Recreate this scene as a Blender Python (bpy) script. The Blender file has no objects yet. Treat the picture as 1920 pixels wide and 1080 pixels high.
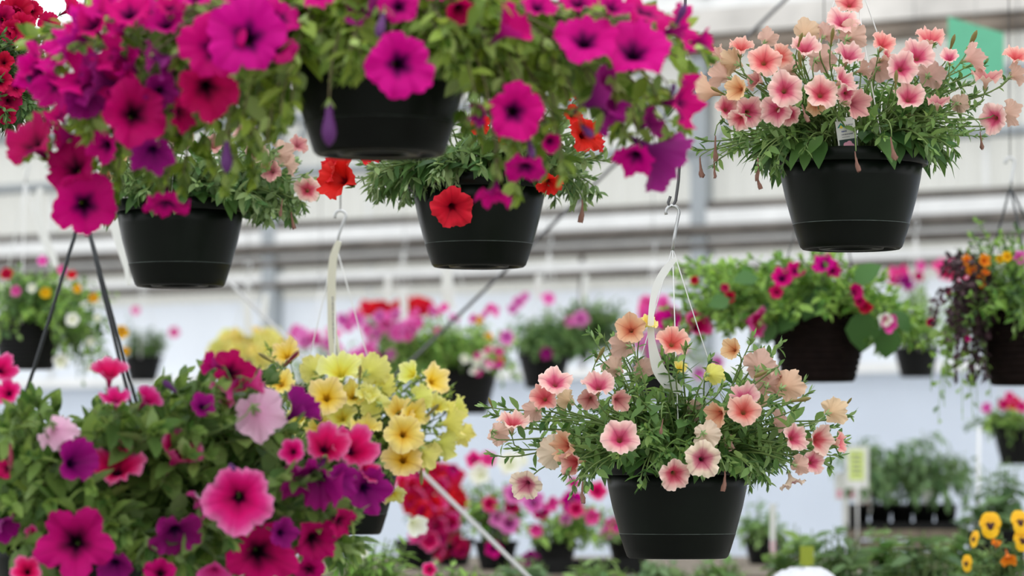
import bpy, math, random
from mathutils import Vector as V, Matrix, Quaternion
random.seed(11)
S = bpy.context.scene
COL = S.collection
PI = math.pi
R = random.random
U = random.uniform

# ------------------------------------------------------------------ camera
FPX = 6400.0
CAMZ = 1.40
PITCH = math.atan((900 - 540) / FPX)
CAM = V((0, 0, CAMZ))
FW = V((0, math.cos(PITCH), math.sin(PITCH)))
UP = V((0, -math.sin(PITCH), math.cos(PITCH)))
RT = V((1, 0, 0))
cd = bpy.data.cameras.new('camera')
cam = bpy.data.objects.new('camera', cd)
COL.objects.link(cam)
cam.location = CAM
cam.rotation_euler = (PI / 2 + PITCH, 0, 0)
cd.sensor_width = 36
cd.lens = FPX / 1920 * 36
cd.clip_end = 200
cd.dof.use_dof = True
cd.dof.focus_distance = 6.55
cd.dof.aperture_fstop = 4.0
S.camera = cam


def at(px, py, D):
    return CAM + D * (FW + RT * ((px - 960) / FPX) + UP * ((540 - py) / FPX))


def facing(az, el):
    a, e = math.radians(az), math.radians(el)
    return (-FW * math.cos(e) * math.cos(a) + RT * math.sin(a) * math.cos(e) + UP * math.sin(e)).normalized()


# ------------------------------------------------------------------ view, world, light
S.view_settings.view_transform = 'Standard'
S.view_settings.look = 'None'
S.view_settings.gamma = 1
S.view_settings.use_curve_mapping = False
S.view_settings.exposure = 0.3
S.cycles.use_denoising = True
S.cycles.max_bounces = 8
S.cycles.diffuse_bounces = 4
S.cycles.transmission_bounces = 6
S.cycles.transparent_max_bounces = 8
S.cycles.caustics_reflective = False
S.cycles.caustics_refractive = False
w = bpy.data.worlds.new('overcast_sky')
S.world = w
w.use_nodes = True
nt = w.node_tree
bg = nt.nodes['Background']
bg.inputs[0].default_value = (0.96, 0.98, 1.0, 1)
bg.inputs[1].default_value = 1.25
sun = bpy.data.lights.new('sun', 'SUN')
sun.energy = 1.1
sun.angle = math.radians(50)
sun.color = (1, 0.98, 0.94)
so = bpy.data.objects.new('sun', sun)
COL.objects.link(so)
so.rotation_euler = (math.radians(28), math.radians(14), 0)


# ------------------------------------------------------------------ materials
def srgb(r, g, b):
    f = lambda c: (c / 255 / 12.92) if c / 255 <= 0.04045 else ((c / 255 + 0.055) / 1.055) ** 2.4
    return (f(r), f(g), f(b), 1)


def newmat(name):
    m = bpy.data.materials.new(name)
    m.use_nodes = True
    m.node_tree.nodes.clear()
    return m, m.node_tree.nodes, m.node_tree.links


def ramp(nodes, stops):
    n = nodes.new('ShaderNodeValToRGB')
    e = n.color_ramp.elements
    while len(e) < len(stops):
        e.new(0.5)
    for i, (p, c) in enumerate(stops):
        e[i].position = p
        e[i].color = c
    return n


def plain(name, col, rough=0.5, metal=0.0, spec=0.5, noise=0.0, scale=20.0, transl=0.0):
    m, N, L = newmat(name)
    out = N.new('ShaderNodeOutputMaterial')
    p = N.new('ShaderNodeBsdfPrincipled')
    p.inputs['Roughness'].default_value = rough
    p.inputs['Metallic'].default_value = metal
    p.inputs['Specular IOR Level'].default_value = spec
    p.inputs['Base Color'].default_value = col
    if noise:
        tc = N.new('ShaderNodeTexCoord')
        nz = N.new('ShaderNodeTexNoise')
        nz.inputs['Scale'].default_value = scale
        nz.inputs['Detail'].default_value = 4
        L.new(tc.outputs['Object'], nz.inputs['Vector'])
        lo = tuple(c * (1 - noise) for c in col[:3]) + (1,)
        hi = tuple(min(1, c * (1 + noise)) for c in col[:3]) + (1,)
        r = ramp(N, [(0.3, lo), (0.7, hi)])
        L.new(nz.outputs['Fac'], r.inputs[0])
        L.new(r.outputs[0], p.inputs['Base Color'])
    if transl:
        t = N.new('ShaderNodeBsdfTranslucent')
        t.inputs[0].default_value = col
        mx = N.new('ShaderNodeMixShader')
        mx.inputs[0].default_value = transl
        L.new(p.outputs[0], mx.inputs[1])
        L.new(t.outputs[0], mx.inputs[2])
        L.new(mx.outputs[0], out.inputs[0])
    else:
        L.new(p.outputs[0], out.inputs[0])
    return m


def leafmat(name, a, b, under=1.35, transl=0.3, rough=0.55):
    m, N, L = newmat(name)
    out = N.new('ShaderNodeOutputMaterial')
    p = N.new('ShaderNodeBsdfPrincipled')
    p.inputs['Roughness'].default_value = rough
    p.inputs['Specular IOR Level'].default_value = 0.3
    g = N.new('ShaderNodeNewGeometry')
    r = ramp(N, [(0.0, a), (1.0, b)])
    L.new(g.outputs['Random Per Island'], r.inputs[0])
    hs = N.new('ShaderNodeHueSaturation')
    hs.inputs['Saturation'].default_value = 0.8
    hs.inputs['Value'].default_value = under
    L.new(r.outputs[0], hs.inputs['Color'])
    mc = N.new('ShaderNodeMix')
    mc.data_type = 'RGBA'
    L.new(g.outputs['Backfacing'], mc.inputs[0])
    L.new(r.outputs[0], mc.inputs[6])
    L.new(hs.outputs[0], mc.inputs[7])
    L.new(mc.outputs[2], p.inputs['Base Color'])
    t = N.new('ShaderNodeBsdfTranslucent')
    h2 = N.new('ShaderNodeHueSaturation')
    h2.inputs['Hue'].default_value = 0.48
    h2.inputs['Saturation'].default_value = 1.1
    h2.inputs['Value'].default_value = 1.5
    L.new(r.outputs[0], h2.inputs['Color'])
    L.new(h2.outputs[0], t.inputs[0])
    mx = N.new('ShaderNodeMixShader')
    mx.inputs[0].default_value = transl
    L.new(p.outputs[0], mx.inputs[1])
    L.new(t.outputs[0], mx.inputs[2])
    L.new(mx.outputs[0], out.inputs[0])
    return m


def petalmat(name, stops, outside, vein=0.25, transl=0.35, hv=0.02, vv=0.15):
    """stops over v (0 tube base, .42 throat edge, 1 limb edge)"""
    m, N, L = newmat(name)
    out = N.new('ShaderNodeOutputMaterial')
    uv = N.new('ShaderNodeUVMap')
    sx = N.new('ShaderNodeSeparateXYZ')
    L.new(uv.outputs[0], sx.inputs[0])
    # irregular edge of the colour zones along the veins
    wv = N.new('ShaderNodeMath'); wv.operation = 'MULTIPLY'; wv.inputs[1].default_value = 2 * PI * 5
    L.new(sx.outputs[0], wv.inputs[0])
    cs = N.new('ShaderNodeMath'); cs.operation = 'COSINE'
    L.new(wv.outputs[0], cs.inputs[0])
    nz = N.new('ShaderNodeTexNoise'); nz.inputs['Scale'].default_value = 26
    cv = N.new('ShaderNodeCombineXYZ')
    L.new(sx.outputs[0], cv.inputs[0])
    ob = N.new('ShaderNodeObjectInfo')
    L.new(ob.outputs['Random'], cv.inputs[2])
    L.new(cv.outputs[0], nz.inputs['Vector'])
    ma = N.new('ShaderNodeMath'); ma.operation = 'MULTIPLY_ADD'; ma.inputs[1].default_value = -0.03
    L.new(cs.outputs[0], ma.inputs[0]); L.new(sx.outputs[1], ma.inputs[2])
    mb_ = N.new('ShaderNodeMath'); mb_.operation = 'MULTIPLY_ADD'; mb_.inputs[1].default_value = 0.10
    L.new(nz.outputs['Fac'], mb_.inputs[0]); L.new(ma.outputs[0], mb_.inputs[2])
    sb = N.new('ShaderNodeMath'); sb.operation = 'SUBTRACT'; sb.inputs[1].default_value = 0.05
    L.new(mb_.outputs[0], sb.inputs[0])
    r = ramp(N, stops)
    L.new(sb.outputs[0], r.inputs[0])
    # five darker mid-lobe veins
    pw = N.new('ShaderNodeMath'); pw.operation = 'POWER'; pw.inputs[1].default_value = 60
    ab = N.new('ShaderNodeMath'); ab.operation = 'MULTIPLY_ADD'; ab.inputs[1].default_value = 0.5; ab.inputs[2].default_value = 0.5
    L.new(cs.outputs[0], ab.inputs[0]); L.new(ab.outputs[0], pw.inputs[0])
    vm = N.new('ShaderNodeMath'); vm.operation = 'MULTIPLY'; vm.inputs[1].default_value = vein
    L.new(pw.outputs[0], vm.inputs[0])
    dk = N.new('ShaderNodeMix'); dk.data_type = 'RGBA'; dk.blend_type = 'MULTIPLY'
    dk.inputs[7].default_value = (0.55, 0.35, 0.45, 1)
    L.new(vm.outputs[0], dk.inputs[0]); L.new(r.outputs[0], dk.inputs[6])
    g = N.new('ShaderNodeNewGeometry')
    ro = ramp(N, [(0.0, outside[0]), (0.45, outside[1]), (1.0, outside[2])])
    L.new(sx.outputs[1], ro.inputs[0])
    mc = N.new('ShaderNodeMix'); mc.data_type = 'RGBA'
    L.new(g.outputs['Backfacing'], mc.inputs[0])
    L.new(dk.outputs[2], mc.inputs[6]); L.new(ro.outputs[0], mc.inputs[7])
    hs = N.new('ShaderNodeHueSaturation')
    mh = N.new('ShaderNodeMapRange'); mh.inputs[3].default_value = 0.5 - hv; mh.inputs[4].default_value = 0.5 + hv
    mv = N.new('ShaderNodeMapRange'); mv.inputs[3].default_value = 1 - vv; mv.inputs[4].default_value = 1 + vv * 0.4
    rr = N.new('ShaderNodeMath'); rr.operation = 'MULTIPLY'; rr.inputs[1].default_value = 7.31
    fr = N.new('ShaderNodeMath'); fr.operation = 'FRACT'
    L.new(ob.outputs['Random'], rr.inputs[0]); L.new(rr.outputs[0], fr.inputs[0])
    L.new(ob.outputs['Random'], mh.inputs[0]); L.new(fr.outputs[0], mv.inputs[0])
    L.new(mh.outputs[0], hs.inputs['Hue']); L.new(mv.outputs[0], hs.inputs['Value'])
    L.new(mc.outputs[2], hs.inputs['Color'])
    p = N.new('ShaderNodeBsdfPrincipled')
    p.inputs['Roughness'].default_value = 0.6
    p.inputs['Specular IOR Level'].default_value = 0.15
    L.new(hs.outputs[0], p.inputs['Base Color'])
    t = N.new('ShaderNodeBsdfTranslucent')
    L.new(hs.outputs[0], t.inputs[0])
    mx = N.new('ShaderNodeMixShader'); mx.inputs[0].default_value = transl
    L.new(p.outputs[0], mx.inputs[1]); L.new(t.outputs[0], mx.inputs[2])
    L.new(mx.outputs[0], out.inputs[0])
    return m


c = srgb
M = {}
M['pot'] = plain('dark green pot plastic', c(11, 17, 12), 0.34, spec=0.14, noise=0.35, scale=9)
M['saucer'] = plain('dark green saucer plastic', c(10, 14, 10), 0.4, spec=0.12, noise=0.3, scale=14)
M['worn'] = plain('worn pot seam', c(74, 84, 78), 0.6, noise=0.5, scale=50)
M['brownpot'] = plain('brown fibre pot', c(22, 14, 12), 0.8, spec=.1, noise=0.35, scale=40)
M['blackpot'] = plain('black pot plastic', c(12, 13, 13), 0.5, spec=.2, noise=0.2)
M['soil'] = plain('potting soil', c(45, 34, 26), 0.95, noise=0.5, scale=120)
M['wire'] = plain('galvanised wire', c(190, 192, 192), 0.3, metal=0.8)
M['whitewire'] = plain('white plastic wire', c(225, 226, 224), 0.45)
M['blackwire'] = plain('black plastic hanger', c(28, 34, 38), 0.45)
M['darkwire'] = plain('dark steel wire', c(88, 88, 90), 0.45, metal=0.5)
M['cable'] = plain('grey brace cable', c(128, 128, 128), 0.6, metal=0.2)
M['palecable'] = plain('pale steel brace rod', c(172, 172, 170), 0.5, metal=0.2)
M['tag'] = plain('white tag plastic', c(235, 236, 232), 0.5, transl=0.25)
M['creamtag'] = plain('cream strip plastic', c(226, 224, 208), 0.5, transl=0.25)
M['tagink'] = plain('grey tag ink', c(110, 112, 125), 0.7)
M['blueink'] = plain('blue tag ink', c(60, 70, 140), 0.7)
M['tagdark'] = plain('dark green tag picture', c(22, 52, 46), 0.6)
M['tagpink'] = plain('pink tag picture', c(225, 160, 180), 0.6)
M['tagteal'] = plain('teal tag mark', c(30, 140, 120), 0.6)
M['tagyellow'] = plain('yellow tag mark', c(225, 205, 70), 0.6)
M['card'] = plain('mint green card', c(120, 205, 170), 0.6, transl=0.3, noise=0.06, scale=8)
M['olivelabel'] = plain('olive lime label', c(150, 164, 50), 0.7)
M['limeposter'] = plain('lime poster', c(205, 222, 130), 0.7)
M['leaf_front'] = leafmat('bright petunia leaf', c(70, 102, 30), c(150, 176, 76))
M['leaf_low'] = leafmat('deep petunia leaf', c(60, 98, 42), c(132, 160, 82))
M['leaf_peach'] = leafmat('mid green petunia leaf', c(58, 98, 46), c(132, 164, 92))
M['leaf_red'] = leafmat('grey green petunia leaf', c(66, 104, 54), c(142, 166, 108))
M['leaf_yellow'] = leafmat('olive petunia leaf', c(64, 100, 40), c(150, 170, 82))
M['leaf_bright'] = leafmat('fresh green leaf', c(74, 120, 44), c(156, 194, 96))
M['leaf_big'] = leafmat('broad green leaf', c(48, 88, 42), c(86, 128, 68))
M['leaf_far'] = leafmat('distant green leaf', c(74, 116, 60), c(142, 174, 104))
M['leaf_dark'] = leafmat('dark evergreen leaf', c(46, 78, 42), c(104, 140, 78))
M['leaf_crown'] = leafmat('broad crown leaf', c(46, 82, 38), c(96, 134, 70))
M['leaf_purple'] = leafmat('purple black leaf', c(36, 22, 28), c(72, 46, 52), transl=0.12)
M['leaf_tomato'] = leafmat('tomato leaf', c(64, 98, 58), c(124, 154, 104))
M['stem'] = plain('green stem', c(112, 136, 74), 0.6, transl=0.15)
M['stemred'] = plain('brownish stem', c(104, 96, 62), 0.6)
M['wilt'] = plain('wilted petal', c(140, 102, 88), 0.85, noise=0.3, scale=60, transl=0.2)
M['budviolet'] = plain('dark violet bud', c(84, 24, 96), 0.6, noise=0.3, scale=40, transl=0.1)
M['budolive'] = plain('olive bud', c(128, 118, 62), 0.6, noise=0.25, scale=40, transl=0.1)
M['budred'] = plain('dark red bud', c(126, 20, 52), 0.6, noise=0.2, scale=40, transl=0.1)
M['bench'] = plain('weathered bench boards', c(112, 102, 88), 0.85, noise=0.3, scale=14)
M['metal'] = plain('grey galvanised steel', c(158, 164, 168), 0.5, metal=0.3)
M['white_sheet'] = plain('white plastic sheet', c(236, 238, 244), 0.5, transl=0.2)
M['terracotta'] = plain('terracotta', c(168, 112, 84), 0.8, noise=0.2)

P = {}
def pm(key, stops, outside, **k):
    P[key] = petalmat(key.replace('_', ' ') + ' petal', [(p, c(*q)) for p, q in stops], [c(*q) for q in outside], **k)

pm('magenta', [(0, (20, 0, 20)), (0.38, (34, 0, 40)), (0.47, (120, 0, 90)), (0.6, (214, 2, 134)), (1, (226, 8, 142))],
   [(70, 20, 70), (150, 16, 110), (200, 24, 140)], transl=0.4, hv=0.012, vv=0.18)
pm('crimson_magenta', [(0, (15, 0, 15)), (0.39, (36, 0, 26)), (0.49, (130, 0, 66)), (0.62, (194, 2, 100)), (1, (204, 8, 112))],
   [(70, 15, 60), (140, 14, 86), (186, 20, 116)], transl=0.4, hv=0.012)
pm('violet', [(0, (20, 0, 26)), (0.38, (44, 0, 60)), (0.5, (130, 6, 106)), (1, (172, 20, 134))],
   [(80, 26, 90), (122, 24, 106), (168, 44, 136)], transl=0.35, hv=0.012)
pm('hot_pink', [(0, (40, 0, 30)), (0.36, (60, 0, 40)), (0.46, (180, 4, 80)), (0.62, (230, 10, 112)), (0.8, (236, 50, 138)), (1, (246, 140, 194))],
   [(120, 40, 90), (206, 44, 124), (234, 96, 166)], transl=0.4, hv=0.01)
pm('pale_pink', [(0, (120, 40, 90)), (0.42, (210, 40, 130)), (1, (226, 84, 164))],
   [(170, 110, 150), (236, 170, 210), (246, 206, 230)], transl=0.25, hv=0.01)
pm('salmon', [(0, (150, 120, 60)), (0.26, (170, 100, 80)), (0.42, (190, 64, 88)), (0.56, (214, 98, 120)), (0.7, (236, 170, 168)), (0.85, (244, 200, 190)), (1, (250, 222, 210))],
   [(176, 160, 110), (216, 174, 156), (238, 200, 186)], vein=0.4, hv=0.014, vv=0.12)
pm('coral', [(0, (150, 110, 50)), (0.26, (170, 104, 70)), (0.42, (200, 70, 80)), (0.58, (224, 108, 112)), (0.75, (238, 164, 154)), (1, (246, 202, 188))],
   [(176, 160, 100), (220, 172, 150), (238, 194, 176)], vein=0.4, hv=0.012, vv=0.12)
pm('mauve_cream', [(0, (100, 60, 60)), (0.3, (140, 50, 80)), (0.44, (176, 74, 110)), (0.6, (206, 130, 146)), (0.76, (238, 210, 190)), (1, (246, 228, 208))],
   [(186, 176, 130), (226, 206, 180), (240, 222, 200)], vein=0.5, hv=0.012, vv=0.1)
pm('peach_orange', [(0, (150, 90, 40)), (0.34, (180, 90, 64)), (0.46, (212, 128, 90)), (0.7, (232, 180, 138)), (1, (242, 206, 168))],
   [(180, 160, 110), (220, 184, 150), (236, 206, 176)], vein=0.4, hv=0.012, vv=0.1)
pm('tan_pink', [(0, (150, 110, 80)), (0.42, (170, 84, 94)), (0.6, (204, 130, 132)), (1, (226, 184, 170))],
   [(182, 166, 124), (210, 172, 154), (230, 196, 180)], vein=0.5, hv=0.012, vv=0.12)
pm('red', [(0, (60, 0, 10)), (0.36, (110, 0, 20)), (0.46, (180, 10, 20)), (0.7, (224, 24, 34)), (1, (232, 46, 50))],
   [(150, 60, 40), (220, 60, 56), (236, 92, 84)], vein=0.35, hv=0.006)
pm('yellow', [(0, (130, 90, 20)), (0.34, (196, 140, 30)), (0.46, (240, 196, 60)), (0.7, (250, 228, 120)), (1, (252, 236, 160))],
   [(190, 190, 90), (228, 220, 110), (244, 232, 140)], vein=0.3, hv=0.012, vv=0.1)
pm('apricot_yellow', [(0, (140, 100, 20)), (0.36, (196, 140, 24)), (0.46, (240, 196, 50)), (0.65, (246, 216, 110)), (1, (249, 226, 166))],
   [(190, 184, 90), (228, 212, 120), (244, 228, 160)], vein=0.3, hv=0.012, vv=0.1)
pm('lime_yellow', [(0, (150, 140, 30)), (0.44, (224, 200, 60)), (0.6, (230, 226, 110)), (1, (242, 240, 170))],
   [(176, 186, 80), (222, 222, 110), (240, 236, 150)], vein=0.3, hv=0.012, vv=0.1)
pm('crimson', [(0, (40, 0, 10)), (0.44, (130, 0, 50)), (0.6, (190, 10, 70)), (1, (206, 24, 88))],
   [(90, 10, 40), (160, 14, 64), (196, 30, 90)], hv=0.012)
pm('lilac', [(0, (70, 10, 70)), (0.42, (130, 20, 100)), (0.52, (206, 80, 170)), (1, (242, 152, 210))],
   [(150, 80, 140), (218, 114, 186), (242, 160, 214)], hv=0.01)
pm('pink', [(0, (150, 30, 90)), (0.42, (222, 60, 150)), (1, (244, 120, 200))],
   [(200, 70, 150), (236, 100, 186), (246, 140, 210)], hv=0.015)
pm('white', [(0, (180, 190, 120)), (0.44, (230, 232, 200)), (1, (246, 247, 244))],
   [(196, 206, 140), (232, 236, 214), (246, 247, 244)], hv=0.0, vv=0.06)
pm('orange', [(0, (120, 40, 10)), (0.42, (206, 80, 20)), (0.6, (240, 140, 30)), (1, (246, 160, 44))],
   [(200, 110, 40), (236, 130, 36), (244, 156, 60)], hv=0.012)
pm('golden', [(0, (120, 60, 10)), (0.42, (220, 150, 20)), (1, (250, 204, 30))],
   [(200, 150, 40), (240, 180, 30), (250, 204, 40)], hv=0.008)
pm('scarlet', [(0, (120, 0, 20)), (0.42, (200, 10, 40)), (1, (232, 34, 62))],
   [(170, 20, 40), (220, 30, 56), (236, 50, 76)], hv=0.008)


# ------------------------------------------------------------------ mesh builder
class MB:
    def __init__(s):
        s.v, s.f, s.m, s.uv = [], [], [], None

    def quadgrid(s, rows, mi=0, close=False):
        b = len(s.v)
        n = len(rows[0])
        for r in rows:
            s.v.extend(tuple(p) for p in r)
        for i in range(len(rows) - 1):
            for j in range(n if close else n - 1):
                k = (j + 1) % n
                s.f.append((b + i * n + j, b + i * n + k, b + (i + 1) * n + k, b + (i + 1) * n + j))
                s.m.append(mi)

    def tube(s, pts, r, seg=6, mi=0, r2=None, cap=True):
        rows = []
        n = len(pts)
        ref = None
        for i, p in enumerate(pts):
            d = (pts[min(i + 1, n - 1)] - pts[max(i - 1, 0)])
            if d.length < 1e-9:
                d = V((0, 0, 1))
            d.normalize()
            if ref is None:
                ref = V((0, 0, 1)) if abs(d.z) < 0.8 else V((1, 0, 0))
            x = d.cross(ref)
            if x.length < 1e-4:
                x = d.cross(V((0, 1, 0)))
            x.normalize()
            y = d.cross(x).normalized()
            ref = -y if False else x.cross(d).normalized()
            rr = r if r2 is None else r + (r2 - r) * i / (n - 1)
            rows.append([p + (x * math.cos(2 * PI * k / seg) + y * math.sin(2 * PI * k / seg)) * rr for k in range(seg)])
        b = len(s.v)
        s.quadgrid(rows, mi, True)
        if cap:
            s.f.append(tuple(b + k for k in range(seg))[::-1]); s.m.append(mi)
            e = b + (n - 1) * seg
            s.f.append(tuple(e + k for k in range(seg))); s.m.append(mi)

    def lathe(s, prof, seg=40, mi=0, o=V((0, 0, 0)), wob=0.0):
        rows = [[o + V((r * math.cos(2 * PI * k / seg), r * math.sin(2 * PI * k / seg), z)) for k in range(seg)] for r, z in prof]
        s.quadgrid(rows, mi, True)

    def box(s, lo, hi, mi=0, M4=None):
        b = len(s.v)
        for x in (lo[0], hi[0]):
            for y in (lo[1], hi[1]):
                for z in (lo[2], hi[2]):
                    p = V((x, y, z))
                    s.v.append(tuple(M4 @ p if M4 else p))
        for q in ((0, 1, 3, 2), (4, 6, 7, 5), (0, 4, 5, 1), (2, 3, 7, 6), (0, 2, 6, 4), (1, 5, 7, 3)):
            s.f.append(tuple(b + i for i in q)); s.m.append(mi)

    def leaf(s, p, d, n, L, W, curl=0.25, fold=0.15, mi=0):
        d = d.normalized()
        sd = d.cross(n)
        if sd.length < 1e-4:
            sd = d.cross(V((0.3, 0.8, 0.5)))
        sd.normalize()
        n = sd.cross(d)
        b = len(s.v)
        for t, wt in ((0, .12), (.22, .72), (.48, 1.0), (.76, .66), (1, .03)):
            cpt = p + d * (L * t) - n * (curl * L * t * t)
            ww = sd * (W * 0.5 * wt)
            up = n * (fold * W * wt)
            for q in (cpt - ww + up, cpt, cpt + ww + up):
                s.v.append((q.x, q.y, q.z))
        for i in range(4):
            for j in range(2):
                a = b + i * 3 + j
                s.f.append((a, a + 1, a + 4, a + 3)); s.m.append(mi)

    def mesh(s, name, mats, smooth=True):
        me = bpy.data.meshes.new(name)
        me.from_pydata(s.v, [], s.f)
        for m in mats:
            me.materials.append(m)
        if len(mats) > 1:
            me.polygons.foreach_set('material_index', s.m)
        if smooth:
            me.polygons.foreach_set('use_smooth', [True] * len(s.f))
        if s.uv:
            u = me.uv_layers.new(name='UVMap')
            li = [0] * len(me.loops)
            me.loops.foreach_get('vertex_index', li)
            flat = []
            for i, l in enumerate(li):
                flat.extend(s.uv[l])
            u.data.foreach_set('uv', flat)
        me.update()
        return me

    def build(s, name, mats, parent=None, smooth=True):
        if not isinstance(mats, (list, tuple)):
            mats = [mats]
        if parent is not None and parent.type == 'EMPTY':
            o0 = parent.location
            s.v = [(x - o0.x, y - o0.y, z - o0.z) for x, y, z in s.v]
        return link(name, s.mesh(name, mats, smooth), parent)


def link(name, me, parent=None):
    o = bpy.data.objects.new(name, me)
    COL.objects.link(o)
    if parent is not None:
        o.parent = parent
    return o


def thing(name, label, cat, loc, group=None):
    o = bpy.data.objects.new(name, None)
    COL.objects.link(o)
    o.empty_display_size = 0.05
    o.location = loc
    return tag(o, label, cat, group)


def tag(o, label, cat, group=None):
    o['label'] = label
    o['category'] = cat
    if group:
        o['group'] = group
    return o


def struct(o):
    o['kind'] = 'structure'
    return o


# ------------------------------------------------------------------ flower meshes (unit radius, face centre at the origin, opening to +Z)
NT = 60
def corolla(mat, variant, rng):
    mb = MB()
    rows, uvs = [], []
    tube = [1.15, 1.0, 1.25, 1.1, 0.9, 1.1][variant]
    cup = [0.06, 0.22, 0.5, -0.14, 0.12, 0.3][variant]
    notch = [0.15, 0.2, 0.17, 0.13, 0.34, 0.2][variant]
    ruf = [0.10, 0.15, 0.10, 0.13, 0.12, 0.22][variant]
    ph = [rng.uniform(0, 6.28) for _ in range(4)]
    lob = [rng.uniform(0.9, 1.08) for _ in range(5)]
    tilt = [rng.uniform(-0.12, 0.12) for _ in range(5)]
    thr = 0.17
    V_ = [0, .10, .22, .32, .40, .45, .52, .62, .73, .85, .94, 1.0]
    for v in V_:
        row = []
        for k in range(NT):
            th = 2 * PI * k / NT
            ca = abs(math.cos(2.5 * th))
            li = int(round(th / (2 * PI / 5))) % 5
            if v <= .42:
                t = v / .42
                r = 0.045 + (thr - 0.045) * (t ** 1.25)
                z = -tube * (1 - t) - 0.36 * t
            else:
                t = (v - .42) / .58
                Rm = (1 - notch + notch * ca ** 0.55) * lob[li] + 0.04 * max(0, ca - 0.93) / 0.07
                Rm = 1 + (Rm - 1) * t ** 1.5 + t ** 6 * (.025 * math.sin(23 * th + ph[3]) + .02 * math.sin(14 * th + ph[1] * 2))
                r = thr + (Rm - thr) * (t ** 0.85)
                z = -0.36 + 0.36 * min(1, t * 1.7) ** .75 + cup * t ** 1.3 - 0.06 * t ** 3
                z += t * t * (ruf * math.sin(5 * th + ph[0]) + ruf * 0.6 * math.sin(10 * th + ph[1]) + ruf * 0.55 * math.sin(18 * th + ph[2]) + .3 * ruf * math.sin(3 * th + ph[3]))
                z += tilt[li] * t * ca - 0.05 * t * (1 - ca)
            row.append(V((r * math.cos(th), r * math.sin(th), z)))
            uvs.append((k / NT, v))
        rows.append(row)
    mb.quadgrid(rows, 0, True)
    mb.f = [q[::-1] for q in mb.f]
    mb.uv = uvs
    return mb.mesh('petal corolla', [mat])


def calyx_mesh(mat):
    mb = MB()
    for k in range(5):
        a = 2 * PI * k / 5 + 0.3
        d = V((math.cos(a) * 0.75, math.sin(a) * 0.75, 0.75))
        mb.leaf(V((0.03 * math.cos(a), 0.03 * math.sin(a), 0)), d, V((-math.cos(a), -math.sin(a), 0.6)), 0.42, 0.13, -0.15)
    mb.lathe([(0.0, -0.05), (0.06, -0.02), (0.07, 0.08), (0.05, 0.1)], 8)
    return mb.mesh('calyx', [mat])


rngf = random.Random(5)
FM_ = {}
def flower_mesh(color, variant):
    k = (color, variant)
    if k not in FM_:
        FM_[k] = corolla(P[color], variant, rngf)
    return FM_[k]

TUBE = [1.15, 1.0, 1.25, 1.1, 0.9, 1.1]
CX = {}
def calyx(mat):
    if mat not in CX:
        CX[mat] = calyx_mesh(M[mat])
    return CX[mat]


def bud_mesh(key):
    if ('bud', key) not in FM_:
        mb = MB()
        mb.lathe([(x * (1.7 if key == 'budviolet' else 1.0), z) for x, z in ((0.03, -1.1), (0.10, -0.8), (0.13, -0.3), (0.2, 0.15), (0.22, 0.5), (0.16, 0.85), (0.04, 1.1), (0.0, 1.12))], 10)
        b = mb.mesh('bud', [M[key]])
        FM_[('bud', key)] = b
    return FM_[('bud', key)]


def wilt_mesh(seed):
    if ('wilt', seed) not in FM_:
        rr = random.Random(seed)
        mb = MB()
        rows = []
        for i in range(9):
            t = i / 8
            w_ = (0.05, 0.08, 0.09, 0.10, 0.13, 0.2, 0.25, 0.28, 0.22)[i]
            rows.append([V((w_ * math.cos(a * 2 * PI / 12) * (1 + 1.0 * (rr.random() - .5)) + 0.35 * t * t,
                            0.7 * w_ * math.sin(a * 2 * PI / 12) * (1 + 1.0 * (rr.random() - .5)), -1.2 + 2.2 * t + (.25 * (rr.random() - .5) if i == 8 else 0))) for a in range(12)])
        mb.quadgrid(rows, 0, True)
        FM_[('wilt', seed)] = mb.mesh('wilted flower', [M['wilt']])
    return FM_[('wilt', seed)]


def orient(o, d, roll=None):
    q = V((0, 0, 1)).rotation_difference(d)
    o.rotation_mode = 'QUATERNION'
    o.rotation_quaternion = q @ Quaternion((0, 0, 1), U(0, 6.28) if roll is None else roll)


def bez(a, b, c_, d, n):
    out = []
    for i in range(n):
        t = i / (n - 1)
        s = 1 - t
        out.append(a * s ** 3 + b * 3 * s * s * t + c_ * 3 * s * t * t + d * t ** 3)
    return out


def rnd_dir():
    while True:
        v = V((U(-1, 1), U(-1, 1), U(-1, 1)))
        if 0.05 < v.length < 1:
            return v.normalized()


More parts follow.
